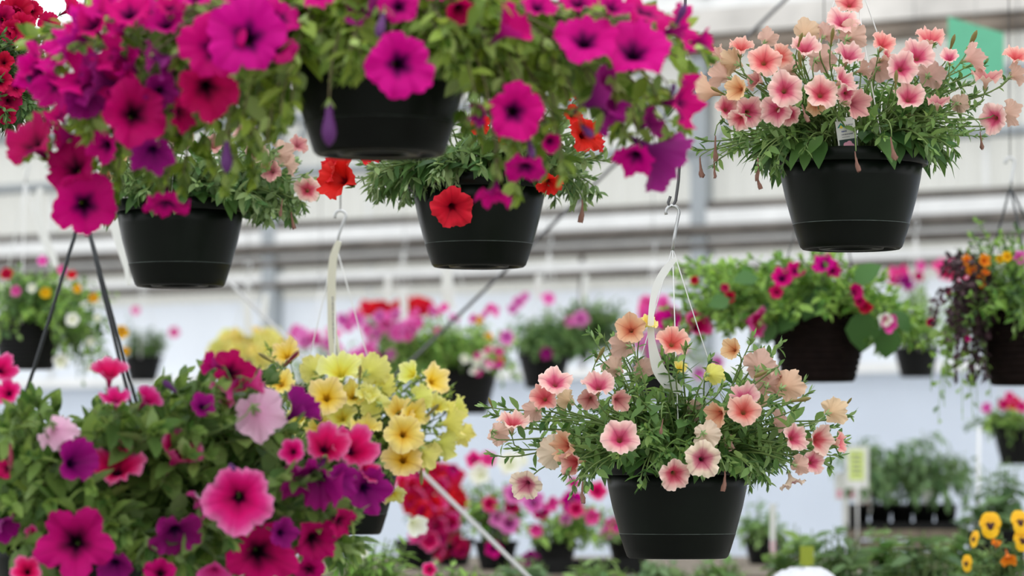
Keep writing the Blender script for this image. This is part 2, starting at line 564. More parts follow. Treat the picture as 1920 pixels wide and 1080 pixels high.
def leafy(mb, pts, spacing, L, W, start=0.25, tip=True, mi=0, jitter=0.5, hang=0.0):
    """leaves along a path, alternate, upper side up"""
    ln = sum((pts[i + 1] - pts[i]).length for i in range(len(pts) - 1))
    n = max(2, int(ln * (1 - start) / spacing))
    a = U(0, 6.28)
    for k in range(n):
        t = start + (1 - start) * (k + R() * 0.6) / n
        t = min(t, 0.985)
        x = t * (len(pts) - 1)
        i = int(x)
        p = pts[i].lerp(pts[min(i + 1, len(pts) - 1)], x - i)
        d = (pts[min(i + 1, len(pts) - 1)] - pts[i])
        if d.length < 1e-6:
            continue
        d.normalize()
        a += 2.4
        sx = d.orthogonal().normalized()
        sx = Quaternion(d, a) @ sx
        ld = (d * U(0.2, 0.7) + sx + rnd_dir() * 0.3 * jitter - V((0, 0, hang))).normalized()
        nn = (V((0, 0, 1)) + d * 0.3 + rnd_dir() * jitter).normalized()
        sc = U(0.65, 1.15) * (1 - 0.45 * max(0, t - 0.55) / 0.45)
        mb.leaf(p, ld, nn, L * sc, W * sc, U(0.0, 0.4), U(0.05, 0.25), mi)
    if tip:
        d = (pts[-1] - pts[-2]).normalized()
        for k in range(6):
            sx = Quaternion(d, k * 1.05 + R()) @ d.orthogonal().normalized()
            mb.leaf(pts[-1] - d * 0.004 * k, (d * 1.0 + sx * U(.4, .9)).normalized(), (d - sx).normalized(), L * U(0.35, .5), W * U(.3, .45), -0.1, 0.1, mi)


# ------------------------------------------------------------------ pots
RIM = 0.15
def pot_parts(root, top, k=1.0, style='green'):
    """pot whose rim top is centred at world point top, scale k; returns base z"""
    H = 0.187 * k
    base = V((top.x, top.y, top.z - H))
    r = lambda x: x * k
    if style == 'green':
        mb = MB()
        mb.lathe([(r(.1125), r(.047)), (r(.1175), r(.065)), (r(.127), r(.10)), (r(.1345), r(.135)), (r(.1395), r(.168)),
                  (r(.1365), r(.168)), (r(.131), r(.135)), (r(.122), r(.10)), (r(.11), r(.05)), (0.0, r(.045))], 56, 0, base)
        mb.build('pot', M['pot'], root)
        mb = MB()
        mb.lathe([(r(.137), r(.162)), (r(.146), r(.161)), (r(.149), r(.163)), (r(.150), r(.184)), (r(.148), r(.187)), (r(.140), r(.187)), (r(.138), r(.182)), (r(.137), r(.162))], 56, 0, base)
        mb.build('rim', M['pot'], root)
        mb = MB()
        mb.lathe([(0.0, r(.006)), (r(.04), r(.006)), (r(.042), r(.001)), (r(.062), r(.0)), (r(.064), r(.006)), (r(.082), r(.006)), (r(.085), r(.0)), (r(.094), r(.0)), (r(.0985), r(.004)),
                  (r(.103), r(.016)), (r(.1125), r(.046)), (r(.1138), r(.0475)), (r(.1128), r(.0488)), (r(.112), r(.047))], 56, 0, base)
        mb.m = [1 if 11 * 56 <= q < 13 * 56 else 0 for q in range(len(mb.m))]
        mb.build('saucer', [M['saucer'], M['worn']], root)
    else:
        mat = M['brownpot'] if style == 'brown' else M['blackpot']
        mb = MB()
        prof = [(0, 0), (r(.095), 0), (r(.101), r(.006))]
        nr = 9
        for i in range(nr):
            z = .012 + .15 * i / nr
            x = .102 + .038 * (i / nr)
            prof += [(r(x), r(z)), (r(x + .003), r(z + .005)), (r(x + .003), r(z + .010)), (r(x + .0005), r(z + .0145))]
        prof += [(r(.143), r(.165)), (r(.149), r(.167)), (r(.150), r(.187)), (r(.139), r(.187)), (r(.136), r(.165)), (0, r(.15))]
        mb.lathe(prof, 48, 0, base)
        mb.build('pot', mat, root)
    mb = MB()
    mb.lathe([(0, r(.178)), (r(.06), r(.176)), (r(.11), r(.170)), (r(.1335), r(.166))], 28, 0, base)
    mb.build('soil', M['soil'], root)
    return base


def hanger(root, top, apex, k, mat, rad, angs, hook=True, up=None, hookmat='wire'):
    for a in angs:
        p = top + V((math.cos(a) * .144 * k, math.sin(a) * .144 * k, -0.004))
        q = top + V((math.cos(a) * .151 * k, math.sin(a) * .151 * k, 0.012))
        mb = MB()
        pts = [p + V((0, 0, -.012)), p + V((math.cos(a), math.sin(a), 0)) * .012, q] + [q.lerp(apex, t) + V((0, 0, -0.012 * math.sin(PI * t))) for t in (.25, .5, .75, 1)]
        mb.tube(pts, rad, 6)
        mb.build('hanger_wire', M[mat], root)
    if hook:
        mb = MB()
        h = up if up is not None else apex + V((0, 0, .06))
        v = h - apex
        r_ = 0.013
        pts = [apex + V((0, 0, -0.006)), apex + v * .3 + V((.004, 0, 0)), apex + v * .6 + V((.008, 0, 0))]
        for i in range(9):
            a = -0.1 + i / 8 * PI * 1.15
            pts.append(h + V((r_ * math.cos(a) + .0, 0, r_ * math.sin(a) - .004)))
        mb.tube(pts, max(rad * 1.4, 0.0032), 8)
        mb.build('hook', M[hookmat], root)


# ------------------------------------------------------------------ baskets
def basket(label, px, py, D, flowers, fill, leafm, spread, lift=0.04, group='hanging flower baskets', cat='hanging basket', name='hanging_basket', style='green', k=1.0, leafL=0.05,
           leafW=0.026, spacing=0.016, hang=None, buds=(), wilts=(), colour_default='magenta', detail=True, depthA=None, stem='stem', seed=None,
           leaf2=None, jit=0.5, nhang=0.15, potless=False, fillname='foliage', crownleaf=None, stemleaf=True, avoid=()):
    """px,py: centre of the pot's rim in the photo, D: distance; everything is placed in metres round it"""
    if seed is not None:
        random.seed(seed)
    D = 2 * D
    top = at(px, py, D)
    base = V((top.x, top.y, top.z - .187 * k))
    root = thing(name, label, cat, base if not potless else top, group)
    if not potless:
        pot_parts(root, top, k, style)
    crown = top + V((0, 0, lift))
    cpy, cpx = py - lift * FPX / D, px
    a, b = spread
    dA = depthA or a

    def place(x, y, depthf):
        u = (x - cpx) * D / FPX
        v = (cpy - y) * D / FPX
        q = 1 - (u / a) ** 2 - (v / b) ** 2
        off = -dA * math.sqrt(max(q, 0.03)) * depthf
        return at(x, y, D + off), D + off

    def clear(q):
        # keeps a leaf from growing across the tag in the pot
        r = q - CAM
        dd = r.dot(FW)
        x, y = 960 + FPX * r.dot(RT) / dd, 540 - FPX * r.dot(UP) / dd
        return all((x - ax) ** 2 + ((y - ay) * .8) ** 2 > ar * ar for ax, ay, ar in avoid) or dd > D

    def path(p3, d3, ln=None):
        rr, aa = U(0, .085 * k), U(0, 6.28)
        p0 = top + V((rr * math.cos(aa), rr * math.sin(aa), -.012 * k))
        if not potless:
            out = V((p3.x - p0.x, p3.y - p0.y, 0))
            e = out.length
            if e > 1e-4:
                out.normalize()
                p0 = top + out * min(e, .10 * k) * U(.5, 1) + V((0, 0, -.012 * k))
        L_ = (p3 - p0).length
        p1 = p0 + V((0, 0, 1)) * (L_ * U(.25, .4) + .02) + (p3 - p0) * .2
        p2 = p3 - d3 * L_ * .3
        # keep drooping shoots outside the rim
        if p3.z < top.z:
            o = V((p3.x - top.x, p3.y - top.y, 0))
            if o.length > 1e-3:
                p1 = top + o.normalized() * .15 * k + V((0, 0, U(.05, .09)))
                p2 = top + o.normalized() * max(.185 * k, o.length) + V((0, 0, (p3.z - top.z) * .35))
        return bez(p0, p1, p2, p3, 11)

    fronts = []

    def hides(q):
        r = q - CAM
        dd = r.dot(FW)
        x, y = 960 + FPX * r.dot(RT) / dd, 540 - FPX * r.dot(UP) / dd
        return any((x - ax) ** 2 + (y - ay) ** 2 < ar * ar and dd < ad for ax, ay, ar, ad in fronts)

    for fl in flowers:
        if len(fl) > 6 and fl[6] in (0, 1, 4) and fl[2] > 54 and detail:
            fronts.append((fl[0], fl[1], fl[2] * .42, D + (place(fl[0], fl[1], fl[7] if len(fl) > 7 else .85)[1] - D) + .03))
    # flowers
    for fl in flowers:
        x, y, dp = fl[0], fl[1], fl[2]
        az = fl[3] if len(fl) > 3 and fl[3] is not None else (x - cpx) / (a * FPX / D) * 50 + U(-20, 20)
        el = fl[4] if len(fl) > 4 and fl[4] is not None else (cpy - y) / (b * FPX / D) * 35 + U(-10, 20)
        col = fl[5] if len(fl) > 5 and fl[5] else colour_default
        if isinstance(col, (tuple, list)):
            col = random.choice(col)
        var = fl[6] if len(fl) > 6 and fl[6] is not None else random.choice((0, 1, 1, 2, 3, 5))
        df = fl[7] if len(fl) > 7 else U(.75, 1.0)
        p, dd = place(x, y, df)
        rad = dp * .5 * dd / FPX
        d = facing(az, el)
        o = link('flower', flower_mesh(col, var), root)
        o.location = p - root.location
        o.scale = (rad, rad, rad)
        orient(o, d)
        tl = TUBE[var]
        if detail:
            cx = link('calyx', calyx(leafm), o)
            cx.location = (0, 0, -tl)
            ep = p - d * (tl * rad)
            mb = MB()
            pts = path(ep, (d * .6 + V((0, 0, .5))).normalized())
            mb.tube(pts, .0022, 5, 1, .0012)
            if stemleaf and not any(hides(q) for q in pts[3:-1]):
                leafy(mb, pts, spacing * 1.6, leafL * .75, leafW * .75, .3, False, 0, jit)
            mb.build('flower_stem', [M[leafm], M[stem]], root)
    # buds
    for bd in buds:
        x, y, ln, az, el, mk = bd
        p, dd = place(x, y, 1.02)
        d = facing(az, el)
        o = link('flower_bud', bud_mesh(mk), root)
        sc = ln * .5 * dd / FPX / 1.1
        o.location = p - root.location
        o.scale = (sc, sc, sc)
        orient(o, d)
        cx = link('calyx', calyx(leafm), o)
        cx.location = (0, 0, -1.1)
        cx.scale = (1.3, 1.3, 1.3)
        mb = MB()
        pts = path(p - d * sc * 1.1, d)
        mb.tube(pts, .002, 5, 1, .0012)
        leafy(mb, pts, spacing * 1.8, leafL * .7, leafW * .7, .4, False, 0, jit)
        mb.build('flower_stem', [M[leafm], M[stem]], root)
    for i, (x, y, ln) in enumerate(wilts):
        p, dd = place(x, y, 1.0)
        o = link('wilted_flower', wilt_mesh(i % 3), root)
        sc = ln * .5 * dd / FPX / 1.15
        o.location = p - root.location
        o.scale = (sc, sc, sc)
        orient(o, (V((U(-.25, .25), U(-.25, .25), -1))).normalized())
        mb = MB()
        mb.tube(path(p + V((0, 0, sc * 1.2)), V((0, 0, -1))), .0018, 5, 0, .0011)
        mb.build('flower_stem', [M[stem]], root)
    # foliage
    mb = MB()
    for (ex, ey, rx, ry, n) in fill:
        for _ in range(n):
            rr, aa = math.sqrt(R()), U(0, 6.28)
            x, y = ex + rx * rr * math.cos(aa), ey + ry * rr * math.sin(aa)
            p, dd = place(x, y, U(-.75, 1.0))
            d = (p - crown)
            d = (d.normalized() + V((0, 0, .25)) + rnd_dir() * .3).normalized()
            pts = path(p, d)
            if avoid and not all(clear(q) for q in pts[3:]):
                continue
            if fronts and any(hides(q) for q in pts[3:]):
                p, dd = place(x, y, U(-.9, .2))
                pts = path(p, d)
                if any(hides(q) for q in pts[3:]):
                    continue
            mi = 0
            if leaf2 and R() < leaf2[1]:
                mi = 2
            mb.tube(pts, .0024 if detail else .003, 4, 1, .0012, cap=False)
            leafy(mb, pts, spacing * (1 if detail else 1.3), leafL, leafW, .22, detail, mi, jit, nhang)
    if crownleaf:
        n, cl, cw = crownleaf
        for i in range(n):
            aa = 2 * PI * i / n + U(-.3, .3)
            o = V((math.cos(aa), math.sin(aa), 0))
            lv = R()
            rr = U(.12, .165) * k if lv < .6 else U(.05, .16) * k
            p = top + o * rr + V((0, 0, U(.0, .035) if lv < .6 else U(.03, .11)))
            d = (o + V((0, 0, U(-1.1, .1) if lv < .6 else U(-.3, .7))) + rnd_dir() * .35).normalized()
            if p.z < top.z + .012 and d.z < -.2:
                p = top + o * .156 * k + V((0, 0, .008))
            if avoid and not (clear(p) and clear(p + d * cl * .5) and clear(p + d * cl)):
                continue
            c0 = top + o * U(.04, .1) * k + V((0, 0, -.01))
            pts = bez(c0, c0 + V((0, 0, .03)), p - d * .02 + V((0, 0, .015)), p, 6)
            mb.tube(pts, .0018, 4, 1, .0014, False)
            mb.leaf(p, d, (V((0, 0, 1)) + o * .6 + rnd_dir() * .3).normalized(), cl * U(.7, 1.15), cw * U(.75, 1.15), U(.1, .5), U(.05, .2), 3 if leaf2 else 2)
    mats = [M[leafm], M[stem]] + ([M[leaf2[0]]] if leaf2 else []) + [M['leaf_crown' if leafm != 'leaf_front' else leafm]]
    mb.build(fillname, mats, root)
    if hang:
        apx, apy, mat, rad, angs = hang[:5]
        apex = at(apx, apy, D)
        apex.y = top.y
        up = at(*hang[5], D) if len(hang) > 5 and hang[5] else None
        if up is not None:
            up.y = top.y
        hanger(root, top, apex, k, mat, rad, angs, True, up, hang[6] if len(hang) > 6 else 'wire')
        # rod that carries the hook from the overhead pipe
        hp = (up if up is not None else apex + V((0, 0, .06))) + V((0, 0, .010))
        mb = MB()
        if not (len(hang) > 7 and hang[7] == 'norod'):
            mb.tube([hp + V((0, 0, 0)), V((hp.x, hp.y, PIPEZ))], .0016, 6)
            mb.build('hanger_rod', M['darkwire'], root)
    return root


PIPEZ = 3.9
ring3 = [0.5, 0.5 + 2 * PI / 3, 0.5 + 4 * PI / 3]
ring4 = [0.3 + PI / 2 * i for i in range(4)]
PEACH = ('salmon', 'coral', 'salmon', 'tan_pink')

# ================================================================== the setting
YAW = math.radians(32)
WT = V((math.cos(YAW), -math.sin(YAW), 0))       # along the far wall
WN = V((-math.sin(YAW), -math.cos(YAW), 0))      # out of the wall towards the aisle
W0 = V((0, 22.0, 0))


def wall_z(py, off=0.0):
    """height on the far wall that the middle column of the photo shows at py"""
    d = (at(960, py, 1.0) - CAM)
    t = (W0 + WN * off - CAM).dot(WN) / d.dot(WN)
    return (CAM + d * t).z


def wall_s(px, off=0.0):
    d = (at(px, 600, 1.0) - CAM)
    t = (W0 + WN * off - CAM).dot(WN) / d.dot(WN)
    return ((CAM + d * t) - W0).dot(WT)


def wp(s_, z, off=0.0):
    return V((W0.x + WT.x * s_ + WN.x * off, W0.y + WT.y * s_ + WN.y * off, z))


def wbox(mb, s0, s1, z0, z1, o0, o1, mi=0):
    b = len(mb.v)
    for s_ in (s0, s1):
        for o in (o0, o1):
            for z in (z0, z1):
                mb.v.append(tuple(wp(s_, z, o)))
    for q in ((0, 1, 3, 2), (4, 6, 7, 5), (0, 4, 5, 1), (2, 3, 7, 6), (0, 2, 6, 4), (1, 5, 7, 3)):
        mb.f.append(tuple(b + i for i in q)); mb.m.append(mi)


M['film'] = plain('pale blue poly film', c(227, 233, 241), 0.45, transl=0.5, noise=0.03, scale=3)
M['panel'] = plain('ribbed translucent panel', c(226, 226, 220), 0.5, transl=0.5, noise=0.05, scale=2)
M['lath'] = plain('white painted rail', c(232, 233, 232), 0.6, noise=0.08, scale=6)
M['rail'] = plain('weathered grey rail', c(96, 90, 84), 0.7, noise=0.35, scale=5)
M['gutter'] = plain('stained gutter', c(216, 212, 206), 0.7, noise=0.2, scale=3)
M['stained'] = plain('stained dark gutter pipe', c(138, 126, 114), 0.8, noise=0.55, scale=2.5)
M['floor'] = plain('concrete floor', c(150, 148, 142), 0.85, noise=0.15, scale=3)

# roof film: lets most of the daylight through
m, N, L = newmat('roof poly film')
out = N.new('ShaderNodeOutputMaterial')
tr = N.new('ShaderNodeBsdfTransparent'); tr.inputs[0].default_value = (0.97, 0.98, 1, 1)
tl = N.new('ShaderNodeBsdfTranslucent'); tl.inputs[0].default_value = (0.95, 0.96, 0.98, 1)
mx = N.new('ShaderNodeMixShader'); mx.inputs[0].default_value = 0.35
L.new(tr.outputs[0], mx.inputs[1]); L.new(tl.outputs[0], mx.inputs[2]); L.new(mx.outputs[0], out.inputs[0])
M['roof'] = m

mb = MB(); mb.box((-22, -14, -0.1), (26, 34, 0)); struct(mb.build('floor', M['floor'], smooth=False))
SW, SE = -9.0, 18.0
z_led, z_film, z_eave = wall_z(702), wall_z(548), wall_z(84)
mb = MB(); wbox(mb, SW, SE, 0, z_led, -.04, 0); struct(mb.build('wall_far', M['film'], smooth=False))
mb = MB()
# the film has soft upright folds
rows = []
for i in range(2):
    z = (z_led, z_film)[i]
    rows.append([wp(SW + (SE - SW) * j / 360, z, .012 * math.sin(j * 1.7) * math.sin(j * .23) - .02) for j in range(361)])
mb.quadgrid(rows); struct(mb.build('wall_far_film', M['film']))
mb = MB()
rows = []
for z in (z_film, z_eave):
    rows.append([wp(SW + (SE - SW) * j / 1350, z, -.03 + (.014 if j % 6 in (0, 1) else 0)) for j in range(1351)])
mb.quadgrid(rows); struct(mb.build('wall_far_panel', M['panel'], smooth=False))
mb = MB(); wbox(mb, SW, SE, z_led - .035, z_led + .03, -.02, .10); struct(mb.build('trim_1', M['lath'], smooth=False))
tn = 2
# horizontal rails: (py in the middle column, half height m, projection, lath above m, materials)
for py, hh, pr, lath, mk in ((520, .028, .10, .05, 'rail'), (477, .030, .10, .07, 'rail'), (448, .038, .12, .09, 'rail'), (404, .03, .08, 0, 'rail'),
                             (300, .035, .12, .0, 'metal'), (195, .04, .12, .0, 'metal')):
    z = wall_z(py, pr)
    mb = MB(); mb.tube([wp(SW, z, pr), wp(SE, z, pr)], hh, 12)
    struct(mb.build('trim_%d' % tn, M[mk])); tn += 1
    if lath:
        mb = MB(); wbox(mb, SW, SE, z + hh * .7, z + hh + lath, pr - .03, pr - .005)
        struct(mb.build('trim_%d' % tn, M['lath'], smooth=False)); tn += 1
zb = z_eave
mb = MB()
wbox(mb, SW, SE, zb - .06, zb + .10, .0, .20)
struct(mb.build('trim_%d' % tn, M['gutter'], smooth=False)); tn += 1
mb = MB(); mb.tube([wp(SW, zb - .12, .12), wp(SE, zb - .12, .12)], .06, 12); struct(mb.build('trim_%d' % tn, M['stained'])); tn += 1
mb = MB(); wbox(mb, SW, SE, zb + .1, zb + .26, .05, .12); struct(mb.build('trim_%d' % tn, M['lath'], smooth=False)); tn += 1
# posts with knee braces
for px in (1312, 505, -700, 2300):
    s_ = wall_s(px, .1)
    mb = MB(); wbox(mb, s_ - .055, s_ + .055, 0, zb, .02, .12)
    zk = wall_z(345)
    for sg in (-1, 1):
        mb.tube([wp(s_, zk, .1), wp(s_ + sg * .55, zk + .8, .1)], .028, 8)
    struct(mb.build('trim_%d' % tn, M['metal'], smooth=False)); tn += 1
for px in (95, 690, 1090, 1600, 1850):
    s_ = wall_s(px, .08)
    mb = MB(); mb.tube([wp(s_, z_led, .07), wp(s_, zb, .07)], .017, 8); struct(mb.build('trim_%d' % tn, M['lath' if px != 1090 else 'rail'])); tn += 1
# roof: film on bows rising from the eave to a ridge and down again behind the camera
ridge = 6.6
mb = MB()
rows = [[wp(SW + (SE - SW) * j / 10, z_, o) for j in range(11)] for o, z_ in ((.1, zb + .26), (3, zb + 1.3), (7, ridge - .3), (12, ridge), (17, ridge - .3), (21, zb + 1.3), (25, zb + .2))]
mb.quadgrid(rows); struct(mb.build('ceiling', M['roof']))
for i in range(14):
    s_ = SW + 1 + i * 1.9
    mb = MB()
    mb.tube([wp(s_, z_, o) for o, z_ in ((.1, zb + .2), (3, zb + 1.24), (7, ridge - .36), (12, ridge - .06), (17, ridge - .36), (21, zb + 1.24), (25, zb + .15))], .025, 8)
    struct(mb.build('trim_%d' % tn, M['metal'])); tn += 1
# overhead pipes that the rods hang from
for y in (5.8, 6.9, 7.9, 9.9, 12.4, 14.4, 16.4):
    mb = MB(); mb.tube([V((-7, y, PIPEZ + .02)), V((7, y, PIPEZ + .02))], .02, 10)
    struct(mb.build('trim_%d' % tn, M['metal'])); tn += 1

# bracing cables
mb = MB()
pts = [at(1560, -85, 11.4).lerp(at(600, 842, 11.4), t / 8) for t in range(9)]
mb.tube(pts, .0058, 8)
tag(mb.build('brace_cable', M['darkwire']), 'dark grey bracing cable slanting behind the red petunia basket', 'cable')
mb = MB()
a_, b_ = at(300, 401, 12.8), at(1060, 1150, 9.2)
mb.tube([a_.lerp(b_, t / 8) for t in range(9)], .0062, 8)
tag(mb.build('brace_cable', M['palecable']), 'pale grey bracing cable slanting down behind the yellow petunias', 'cable')

# ================================================================== near baskets
FMC = ('magenta', 'magenta', 'violet')
basket('green pot of magenta petunias hanging largest at top, trailing to both sides', 712, 58, 2.56,
       [(398, 88, 128, -12, 0, 'magenta', 0, 1.05), (463, 66, 150, 2, 8, 'magenta', 0, 1.05), (252, 212, 125, 14, 5, 'crimson_magenta', 1, 1), (388, 168, 115, 12, -22, 'crimson_magenta', 1, .95),
        (58, 265, 115, -38, 38, 'crimson_magenta', 1), (135, 308, 105, -20, 30, 'crimson_magenta', 1), (160, 385, 122, 14, -6, 'magenta', 0, 1.0),
        (130, 62, 100, -75, 25, 'magenta', 1), (70, 140, 85, -20, -20, 'magenta', 1), (150, 140, 105, -50, 30, 'magenta', 5), (160, 185, 80, 10, -30, 'violet', 2), (214, 138, 95, -60, 10, 'magenta', 1), (112, 215, 60, -30, 50, 'magenta', 1),
        (222, 52, 56, -40, 40, 'magenta', 1), (195, 12, 80, -30, 35, 'magenta', 1), (270, 18, 80, 0, 40, 'magenta', 3), (320, 12, 60, 10, 50, 'magenta', 1), (365, -10, 70, 10, 40, 'magenta', 1),
        (290, 105, 60, -80, 0, 'violet', 2), (310, 120, 60, 70, -30, 'violet', 2), (530, 28, 80, 40, 40, 'magenta', 0, .7), (520, 85, 80, 20, 40, 'crimson_magenta', 0, .8),
        (285, 290, 90, 0, -40, 'violet', 1), (342, 212, 75, 60, -10, 'crimson_magenta', 1), (312, 393, 95, 0, -70, 'magenta', 3), (195, 275, 70, -30, -20, 'magenta', 1), (240, 120, 70, -60, 40, 'magenta', 1),
        (692, 8, 120, -50, 30, 'violet', 2), (748, 10, 75, 5, 10, 'magenta', 0), (752, 120, 128, 14, -4, 'magenta', 0, 1.06), (862, 18, 62, 20, -30, 'crimson_magenta', 2), (955, 52, 95, 62, 35, 'magenta', 2),
        (1098, 68, 120, 8, 38, 'magenta', 0), (1190, 88, 135, 5, 38, 'magenta', 0, 1.03), (1085, 0, 85, 0, 50, 'magenta', 1), (1150, 10, 70, 30, 40, 'magenta', 1), (1215, 15, 110, 40, 55, 'magenta', 3), (1278, 52, 100, 70, 15, 'magenta', 1), (1010, 10, 70, 20, 40, 'magenta', 1),
        (966, 210, 108, 12, -5, 'magenta', 0, 1.0), (1130, 182, 115, 70, 25, 'violet', 2), (1148, 218, 80, 70, -40, 'violet', 1), (1282, 192, 105, 62, 0, 'magenta', 1), (1235, 292, 130, 112, -30, 'violet', 2), (1190, 298, 80, -20, -40, 'magenta', 1),
        (898, 216, 50, -50, -10, 'violet', 1), (985, 322, 85, -10, -55, 'magenta', 3), (928, 366, 75, -20, -70, 'magenta', 1), (1032, 266, 42, 20, -20, 'magenta', 2), (1222, 230, 65, 60, 20, 'violet', 1), (1320, 75, 50, 80, 10, 'magenta', 2),
        (170, 40, 100, -30, 40, 'magenta', 1), (110, 100, 90, -50, 20, 'magenta', 5), (100, 165, 80, -30, -30, 'magenta', 1), (180, 150, 100, -70, 10, 'violet', 2), (240, 20, 90, -10, 40, 'magenta', 1), (60, 115, 80, -60, 20, 'magenta', 1), (230, 165, 100, -40, 10, 'magenta', 1, .8), (310, 40, 80, -10, 40, 'magenta', 1), (210, 100, 80, -50, 20, 'magenta', 5), (300, 170, 70, 10, -10, 'violet', 1, .8), (600, -20, 90, -10, 30, 'magenta', 1), (820, -25, 80, 10, 30, 'magenta', 1), (440, -20, 90, -10, 40, 'magenta', 1), (120, 255, 60, -70, 0, 'magenta', 2)],
       [(640, 100, 100, 45, 26), (830, 110, 60, 40, 14), (720, 60, 150, 50, 20), (330, 120, 200, 140, 34), (300, 260, 190, 100, 24), (470, 200, 80, 110, 18), (380, 310, 120, 60, 12), (170, 120, 140, 120, 14), (620, 30, 150, 60, 26), (610, 110, 70, 50, 10), (860, 60, 90, 90, 24), (960, 150, 130, 130, 30),
        (990, 300, 90, 70, 12), (1130, 120, 150, 90, 18), (1190, 240, 100, 70, 12), (1290, 90, 50, 40, 5), (820, 130, 40, 50, 8), (180, 330, 80, 60, 6), (80, 300, 50, 40, 3), (540, 170, 30, 50, 5)],
       'leaf_front', (.56, .36), lift=.03, leafL=.06, leafW=.033, spacing=.021, seed=3, depthA=.40, crownleaf=(110, .065, .036),
       buds=[(617, 230, 88, 0, -88, 'budviolet'), (425, 290, 70, 5, -80, 'budviolet'), (715, 45, 60, -20, -60, 'budviolet'), (1100, 245, 50, 30, -30, 'budviolet'), (995, 278, 45, 20, -60, 'budviolet'), (1262, 170, 30, 20, 70, 'budviolet'), (60, 155, 40, -50, 50, 'budviolet'), (1275, 30, 50, 60, 60, 'budviolet')],
       hang=(712, -330, 'blackwire', .0022, ring3, (712, -390)), group='hanging baskets of the near row', stem='stemred')

basket('green pot of salmon petunias with a white plant tag, hanging beside the mint card', 1595, 287, 3.31,
       [(1433, 113, 64, 0, 22, 'coral', 0, 1), (1390, 87, 52, 5, 55, 'coral', 1), (1472, 167, 68, 2, 12, 'salmon', 0, 1), (1540, 174, 66, 5, 20, 'salmon', 1, 1), (1405, 210, 62, 12, -5, 'salmon', 1), (1455, 207, 60, -20, -10, 'salmon', 1),
        (1510, 88, 62, 5, 50, 'salmon', 1), (1465, 105, 50, 30, 20, 'coral', 1, .8), (1592, 102, 62, 20, 50, 'salmon', 1), (1580, 38, 64, 0, 45, 'salmon', 0, .5), (1593, 4, 52, 0, 40, 'coral', 0, .5), (1598, 66, 62, 150, 20, 'tan_pink', 1, .4),
        (1657, 80, 52, 20, 40, 'coral', 1), (1745, 70, 62, 0, 58, 'coral', 1), (1720, 103, 66, 0, 30, 'salmon', 1), (1692, 126, 62, 12, 16, 'salmon', 0), (1705, 181, 62, 10, 35, 'salmon', 1), (1604, 195, 58, 40, -5, 'tan_pink', 2), (1582, 148, 58, 50, 35, 'salmon', 1),
        (1588, 176, 46, 10, -10, 'salmon', 1, .7), (1384, 167, 48, -40, 0, 'peach_orange', 2), (1364, 202, 52, 20, 20, 'salmon', 1), (1325, 172, 72, -110, 10, 'peach_orange', 2), (1350, 140, 66, -130, 20, 'tan_pink', 1, .6), (1372, 115, 55, -150, 20, 'peach_orange', 1, .6), (1510, 62, 52, 160, 20, 'peach_orange', 2, .5),
        (1826, 108, 62, 110, 20, 'salmon', 1), (1850, 143, 64, 10, 68, 'tan_pink', 1), (1862, 222, 58, -35, -5, 'salmon', 0), (1894, 212, 58, 120, 0, 'tan_pink', 1), (1906, 105, 52, 10, 50, 'coral', 1), (1758, 190, 46, 0, 65, 'tan_pink', 1), (1530, 196, 44, 10, -30, 'peach_orange', 1, .8), (1552, 62, 44, 140, 30, 'tan_pink', 1, .5),
        (1480, 214, 46, -20, -20, 'salmon', 1, .8), (1745, 140, 58, 160, 10, 'tan_pink', 1, .6), (1780, 108, 36, -10, 40, 'salmon', 2), (1906, 140, 46, 120, 20, 'salmon', 1), (1540, 110, 60, 150, 10, 'tan_pink', 1, .4), (1650, 130, 55, 160, 0, 'tan_pink', 1, .4), (1620, 130, 44, 100, 20, 'salmon', 1, .5),
        (1385, 225, 46, -40, -30, 'salmon', 1), (1345, 105, 46, -120, 30, 'salmon', 1, .7), (1800, 195, 40, 150, 0, 'tan_pink', 1, .4), (1440, 72, 44, 150, 30, 'tan_pink', 1, .4), (1700, 230, 40, 130, -10, 'tan_pink', 1, .3), (1480, 130, 48, -150, 10, 'salmon', 1, .4), (1665, 105, 46, 60, 30, 'salmon', 1, .5), (1415, 150, 46, -60, 20, 'tan_pink', 1, .6)],
       [(1560, 235, 190, 45, 34), (1680, 225, 130, 50, 24), (1600, 160, 230, 70, 30), (1420, 240, 70, 60, 16), (1790, 200, 90, 80, 20), (1820, 270, 70, 45, 8), (1340, 275, 50, 40, 7), (1430, 300, 60, 35, 9), (1530, 295, 60, 25, 8), (1780, 300, 50, 30, 6), (1740, 130, 120, 60, 8), (1620, 100, 60, 50, 4)],
       'leaf_peach', (.335, .24), lift=.05, leafL=.038, leafW=.015, spacing=.016, crownleaf=(190, .07, .034), avoid=((1588, 250, 34),), seed=5, depthA=.27,
       buds=[(1338, 92, 46, -40, 40, 'budolive'), (1500, 75, 34, 20, 50, 'budolive'), (1500, 112, 40, -20, 60, 'budolive'), (1345, 170, 36, -50, 20, 'budolive'), (1785, 82, 40, 25, 60, 'budolive'), (1822, 78, 50, 35, 55, 'budolive'), (1680, 150, 40, 0, 70, 'budolive'), (1560, 70, 40, 10, 60, 'budolive')],
       wilts=[(1340, 280, 50), (1312, 315, 40), (1340, 320, 34), (1605, 305, 42), (1672, 280, 46), (1422, 320, 46), (1420, 340, 34), (1840, 265, 36), (1508, 215, 40)],
       hang=(1597, -85, 'whitewire', .0012, ring4, (1597, -150)), group='hanging baskets of salmon petunias')

